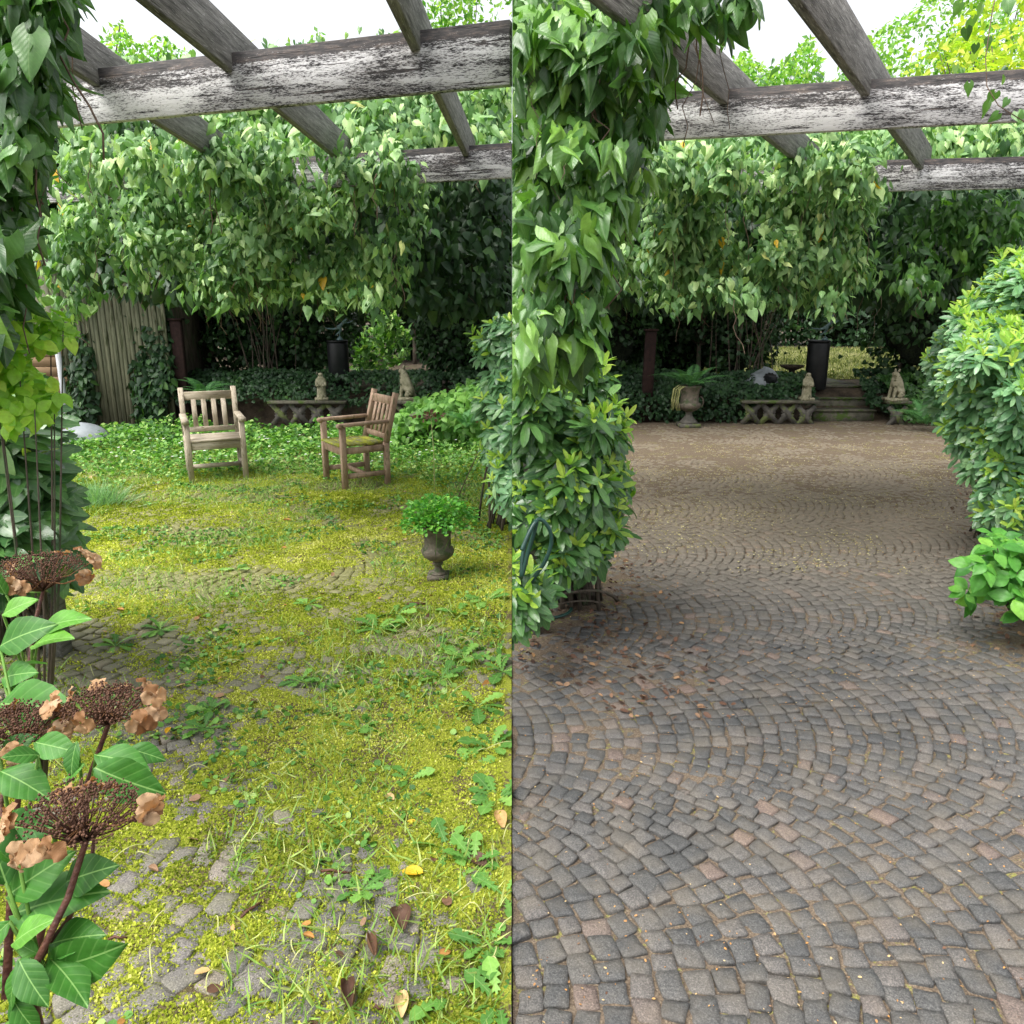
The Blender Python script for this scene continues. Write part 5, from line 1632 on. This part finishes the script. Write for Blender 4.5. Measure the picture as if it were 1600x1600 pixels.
# ------------------------------------------------------------------ hose
root = empty('garden_hose', gnd(870, 985), 'dark green hose looped under the broad rhododendron', 'hose')
hp = at(np.array([815, 828, 838, 835, 826, 815, 820, 840, 858, 861, 850, 836, 822]), np.array([860, 830, 815, 830, 860, 900, 850, 812, 826, 850, 880, 900, 925]), np.linspace(3.15, 3.35, 13))
def smooth_path(q, k=8):
    q = np.asarray(q); n = len(q)
    out = []
    for i in range(n - 1):
        p0, p1, p2, p3 = q[max(i - 1, 0)], q[i], q[i + 1], q[min(i + 2, n - 1)]
        for t_ in np.linspace(0, 1, k, endpoint=False):
            out.append(.5 * (2 * p1 + (p2 - p0) * t_ + (2 * p0 - 5 * p1 + 4 * p2 - p3) * t_ ** 2 + (3 * p1 - p0 - 3 * p2 + p3) * t_ ** 3))
    out.append(q[-1]); return np.array(out)
b = MB(); b.tube(smooth_path(hp), .009, 8); b.build('hanging_loop', M['hose'], root, smooth=True)
gp = np.array([gnd(x_, y_) + [0, 0, .012] for x_, y_ in ((822, 950), (840, 966), (865, 968), (886, 962), (893, 952), (885, 944), (868, 941))])
b = MB(); b.tube(smooth_path(gp), .009, 8); b.build('ground_loop', M['hose'], root, smooth=True)

# ------------------------------------------------------------------ plants and litter on the mossy patio
def dandelion(px_, py_, size, n, label, tone=None):
    g = gnd(px_, py_)
    root = empty('dandelion', g, label, 'weed', 'leafy rosettes growing in the mossy patio')
    b = MB()
    a = np.arange(n) * 2.4 + rng.random() * 6
    el = rng.uniform(.1, .8, n)
    T = np.stack([np.cos(a) * np.cos(el), np.sin(a) * np.cos(el), np.sin(el)], -1)
    P = g + T * .004
    b.leaves(DAND, P, T, np.tile([0, 0, 1.], (n, 1)) + rng.normal(0, .2, (n, 3)), rng.uniform(.6, 1.15, n) * size, rng.uniform(.2, .9, n))
    b.build('leaf_rosette', M['weed'], root, smooth=False, clip=-1)
    return root

spots = [(565, 1392, .09, 'flat hairy rosette beside the dark twig in the foreground moss'), (745, 1105, .13, None), (775, 1250, .12, None), (760, 1480, .11, None), (780, 1570, .10, None), (725, 1030, .13, None),
         (690, 1060, .10, None), (760, 940, .13, None), (620, 960, .12, None), (590, 985, .13, None), (640, 1220, .08, None), (330, 1110, .09, None), (250, 985, .10, None), (370, 890, .10, None),
         (480, 945, .09, None), (470, 1065, .09, None), (320, 1140, .09, None), (700, 1330, .10, None), (740, 1350, .09, None), (180, 1010, .10, None), (560, 1140, .08, None), (300, 1040, .07, None), (770, 1170, .12, None), (735, 1200, .10, None), (788, 1400, .12, None), (715, 960, .11, None), (785, 1050, .13, None), (700, 1560, .09, None)]
DL = ['', 'broad dandelion rosette by the divide, behind the tan leaf', 'dandelion rosette touching the tan leaf at the shaggy edge', 'green dandelion rosette beside the long tan and brown leaf litter in the corner',
      'dandelion rosette in the bottom corner nearest the swept paving', 'large dandelion rosette midway between the small urn and the corner', 'flattened dandelion rosette in thick moss in front of the small urn',
      'dandelion rosette between the small urn and the swept paving', 'dandelion rosette among the twigs just before the small urn', 'bushy dandelion tuft among grass in front of the small urn',
      'small rosette just behind the orange yellow leaf', 'rosette level with the tallest dried flower head, out on the setts', 'tall leaved rosette near the rusty orange leaf', 'rosette alone on the bare far setts before the straight chair',
      'small rosette with a brown scrap in the middle of the patio', 'small rosette on mossy setts left of the big mossy patch', 'sprawling rosette with pale roots near the small yellow orange leaf',
      'rosette right behind the large bright yellow leaf', 'rosette between the black brown leaf and the tan leaf', 'rosette half under the hydrangea foliage', 'little rosette in the thick moss beyond the small bright yellow leaf', 'single leaved seedling rosette behind the tallest dried flower head',
      'shaggy rosette in the weed fringe halfway down the border of the two pavings', 'rosette just inside the shaggy weed fringe, beyond the large yellow leaf', 'rosette at the very border behind the corner clump', 'rosette directly in front of the small urn foot', 'long leaved rosette at the border level with the thick moss', 'low rosette beside the pale tan leaf nearest the camera']
for i, (a_, b_, s_, lab) in enumerate(spots):
    if lab is None:
        lab = DL[i]
    dandelion(a_, b_, s_, rng.integers(7, 13), lab)

# curved straw stems
b = MB()
for i in range(75):
    if i < 12:
        pp = [(490, 1375), (620, 1410), (730, 1340), (560, 1195), (640, 1290), (420, 1120), (740, 1010), (700, 1090), (650, 865), (620, 900), (260, 1020), (150, 1060)][i]
    else:
        pp = (rng.uniform(180, 790), rng.uniform(800, 1560))
    g = gnd(*pp)
    a = rng.uniform(0, 6.28); L_ = rng.uniform(.05, .16); cv = rng.normal(0, 1.2)
    u = np.linspace(0, 1, 9)
    ang = a + cv * u
    q = g + np.stack([np.cumsum(np.cos(ang)) * L_ / 9, np.cumsum(np.sin(ang)) * L_ / 9, .008 + .03 * np.sin(u * math.pi)], -1)
    b.tube(q, .0016, 4)
tag(b.build('straw_stems', M['straw'], clip=-1), 'pale curved straw stems strewn over the mossy patio', 'straw', kind='stuff')

# small litter
b = MB()
x, y = scatter(900, -5, -.05, 1.3, 9.0, 1.4)
ok = in_left(x, y); x, y = x[ok], y[ok]
kk = rng.random(len(x)) < .35 + .5 * np.clip((x + .8), 0, .6)
x, y = x[kk], y[kk]
n = len(x)
b.leaves(ROUND, np.stack([x, y, np.full(n, .012)], -1), rng.normal(0, 1, (n, 3)) * [1, 1, .2], np.array([0, 0, 1.]) + rng.normal(0, .35, (n, 3)), rng.uniform(.015, .045, n), rng.random(n), .7)
tag(b.build('leaf_litter', M['dryleaf'], clip=-1), 'small brown leaf scraps scattered over the mossy patio', 'leaf litter', kind='stuff')
b = MB()
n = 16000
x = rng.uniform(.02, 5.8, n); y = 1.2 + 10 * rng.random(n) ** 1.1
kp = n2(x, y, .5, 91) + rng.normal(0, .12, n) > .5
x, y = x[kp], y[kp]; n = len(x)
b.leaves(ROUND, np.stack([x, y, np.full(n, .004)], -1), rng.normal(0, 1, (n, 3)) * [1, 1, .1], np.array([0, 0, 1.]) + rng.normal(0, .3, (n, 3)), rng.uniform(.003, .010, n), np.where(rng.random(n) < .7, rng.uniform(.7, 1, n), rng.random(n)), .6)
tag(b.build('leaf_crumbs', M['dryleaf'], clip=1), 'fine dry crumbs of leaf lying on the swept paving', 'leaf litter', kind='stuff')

b = MB()
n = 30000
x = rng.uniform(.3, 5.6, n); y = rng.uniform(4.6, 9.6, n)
kp = n2(x, y, .6, 93) * .6 + n2(x, y, .15, 94) * .4 + rng.normal(0, .1, n) + .12 * np.exp(-((y - 7) / 1.4) ** 2) > .55  # extra pale seeds paint a strip of light onto the shaded paving
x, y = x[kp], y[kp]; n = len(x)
M['seed_light'] = leaf_mat('pale_seed_light', [(0, (.30, .26, .10)), (.6, (.48, .42, .18)), (1, (.60, .56, .34))], .2, .7, .2, tcol=(1, 1, .8))
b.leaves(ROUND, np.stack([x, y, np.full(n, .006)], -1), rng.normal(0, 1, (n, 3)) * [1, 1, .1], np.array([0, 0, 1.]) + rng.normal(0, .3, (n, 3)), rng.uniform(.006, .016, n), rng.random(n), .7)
tag(b.build('seeds_light_band', M['seed_light'], clip=1), 'pale yellow seeds and scales on the far swept paving, thickened as a painted band of light', 'leaf litter', kind='stuff')
b = MB()
n = 16000
x = rng.uniform(.0, 5.6, n); y = rng.uniform(2.8, 10.5, n)
L1 = np.clip((.95 + .12 * rng.normal(0, 1, n) - x) / .3, 0, 1) * (y < 5) * (y > 3.3 - x)
R1 = np.clip((x - (2.35 + (y - 3.6) * .52) + .1 * rng.normal(0, 1, n)) / .35, 0, 1) * (y > 3.4)
kp = np.maximum(L1, R1) > rng.random(n)
x, y = x[kp], y[kp]; n = len(x)
b.leaves(ROUND, np.stack([x, y, .006 + .01 * rng.random(n)], -1), rng.normal(0, 1, (n, 3)) * [1, 1, .25], np.array([0, 0, 1.]) + rng.normal(0, .45, (n, 3)), rng.uniform(.012, .04, n), rng.random(n) ** 1.8 * .7, .6)
tag(b.build('leaf_mulch', M['dryleaf'], clip=1), 'dark brown leaf mulch washed out from under the shrubs', 'leaf litter', kind='stuff')

def curled_leaf(px_, py_, ln, ang, mat, rn, label, roll=.5, width=1.0):
    g = gnd(px_, py_)
    b = MB()
    nu, nv = 7, 5
    V = []; uv = []
    for i in range(nu):
        u = i / (nu - 1)
        hw = ln * .32 * width * math.sin(math.pi * min(1, u * .92 + .06)) ** .7
        for j in range(nv):
            v = (j / (nv - 1) - .5) * 2
            th = v * (1.2 + roll * 1.2)
            xx = hw * math.sin(th) / max(1, 1.2 + roll * .5)
            zz = hw * (1 - math.cos(th)) * .45 * (1 + roll) + .01 + .12 * ln * (u - .5) ** 2 + rng.normal(0, ln * .012)
            V.append((xx, (u - .5) * ln, zz)); uv.append((v * .3, u, 0))
    V = np.array(V)
    ca, sa = math.cos(ang), math.sin(ang)
    V = np.stack([V[:, 0] * ca - V[:, 1] * sa, V[:, 0] * sa + V[:, 1] * ca, V[:, 2]], -1) + g
    F = [(i * nv + j, i * nv + j + 1, (i + 1) * nv + j + 1, (i + 1) * nv + j) for i in range(nu - 1) for j in range(nv - 1)]
    b.add(V, [k for f in F for k in f], [4] * len(F), rn, np.array(uv))
    o = b.build('fallen_leaf', M[mat], smooth=True)
    bpy.context.view_layer.update()
    return tag(o, label, 'leaf', 'single fallen leaves on the mossy patio')

curled_leaf(645, 1368, .062, 1.5, 'yellowleaf', .6, 'large bright yellow leaf lying in the foreground moss', .1, 1.3)
curled_leaf(532, 1292, .035, .6, 'yellowleaf', .9, 'small bright yellow leaf on the moss in the middle of the patio', .1, 1.3)
curled_leaf(626, 1440, .085, .3, 'dryleaf', .12, 'big dark crumpled leaf below the large yellow leaf', .4, 1.5)
curled_leaf(582, 1482, .075, .35, 'dryleaf', .4, 'long rolled brown leaf beside the big dark crumpled one', .9)
curled_leaf(628, 1575, .075, .1, 'dryleaf', .97, 'pale tan leaf lying nearest the camera', .4)
curled_leaf(545, 1560, .085, .3, 'dryleaf', .15, 'dark folded leaf near the pale tan one', .8, 1.2)
curled_leaf(263, 1145, .045, .1, 'yellowleaf', .2, 'small yellow orange leaf near the tallest dried flower head', .3)
curled_leaf(645, 1290, .04, 1.2, 'yellowleaf', .1, 'orange yellow leaf a little behind the large yellow one', .2)
curled_leaf(188, 955, .05, 1.2, 'dryleaf', .84, 'rusty orange leaf beside the hydrangea foliage', .3)
curled_leaf(608, 1250, .045, .9, 'dryleaf', .95, 'beige leaf on the moss behind the orange yellow leaf', .2, 1.3)
curled_leaf(448, 815, .07, 1.3, 'dryleaf', .85, 'orange brown leaf on the patio in front of the straight chair', .4)
curled_leaf(240, 1363, .04, 1.1, 'dryleaf', .6, 'small brown and black leaf beside the lowest dried flower head', .7)
curled_leaf(782, 1285, .09, .2, 'dryleaf', .92, 'tan leaf at the shaggy weedy edge beside the rosettes', .4)
curled_leaf(745, 1350, .07, .8, 'dryleaf', .1, 'black brown leaf among the weeds beside the large yellow leaf', .2, 1.5)
curled_leaf(482, 1468, .035, 1.2, 'dryleaf', .84, 'little orange brown leaf left of the rolled brown leaf', .6)

def twig(px_, py_, ln, ang, r_, label):
    g = gnd(px_, py_)
    d = np.array([math.cos(ang), math.sin(ang), 0])
    b = MB()
    q = np.array([g - d * ln / 2 + [0, 0, .008], g - d * ln * .2 + [0, .004, .012], g + d * ln * .15 + [0, -.004, .012], g + d * ln / 2 + [0, 0, .007]])
    b.tube(q, [r_, r_ * 1.2, r_, r_ * .6], 7)
    return tag(b.build('twig', M['redstem'], smooth=True), label, 'twig', 'twigs lying on the mossy patio')
twig(525, 1366, .09, -.05, .004, 'dark twig lying behind the flat hairy rosette')
twig(393, 1425, .07, 1.0, .004, 'short dark twig alone on the middle setts')
twig(590, 1580, .02, 0, .003, 'tiny dark twig near the pale tan leaf')
twig(185, 1470, .05, .2, .003, 'short black twig beside the hydrangea stems')
twig(650, 946, .12, .1, .008, 'stubby dark twig in the moss in front of the small urn')

print('objects', len(bpy.data.objects), 'verts', sum(len(m.vertices) for m in bpy.data.meshes))
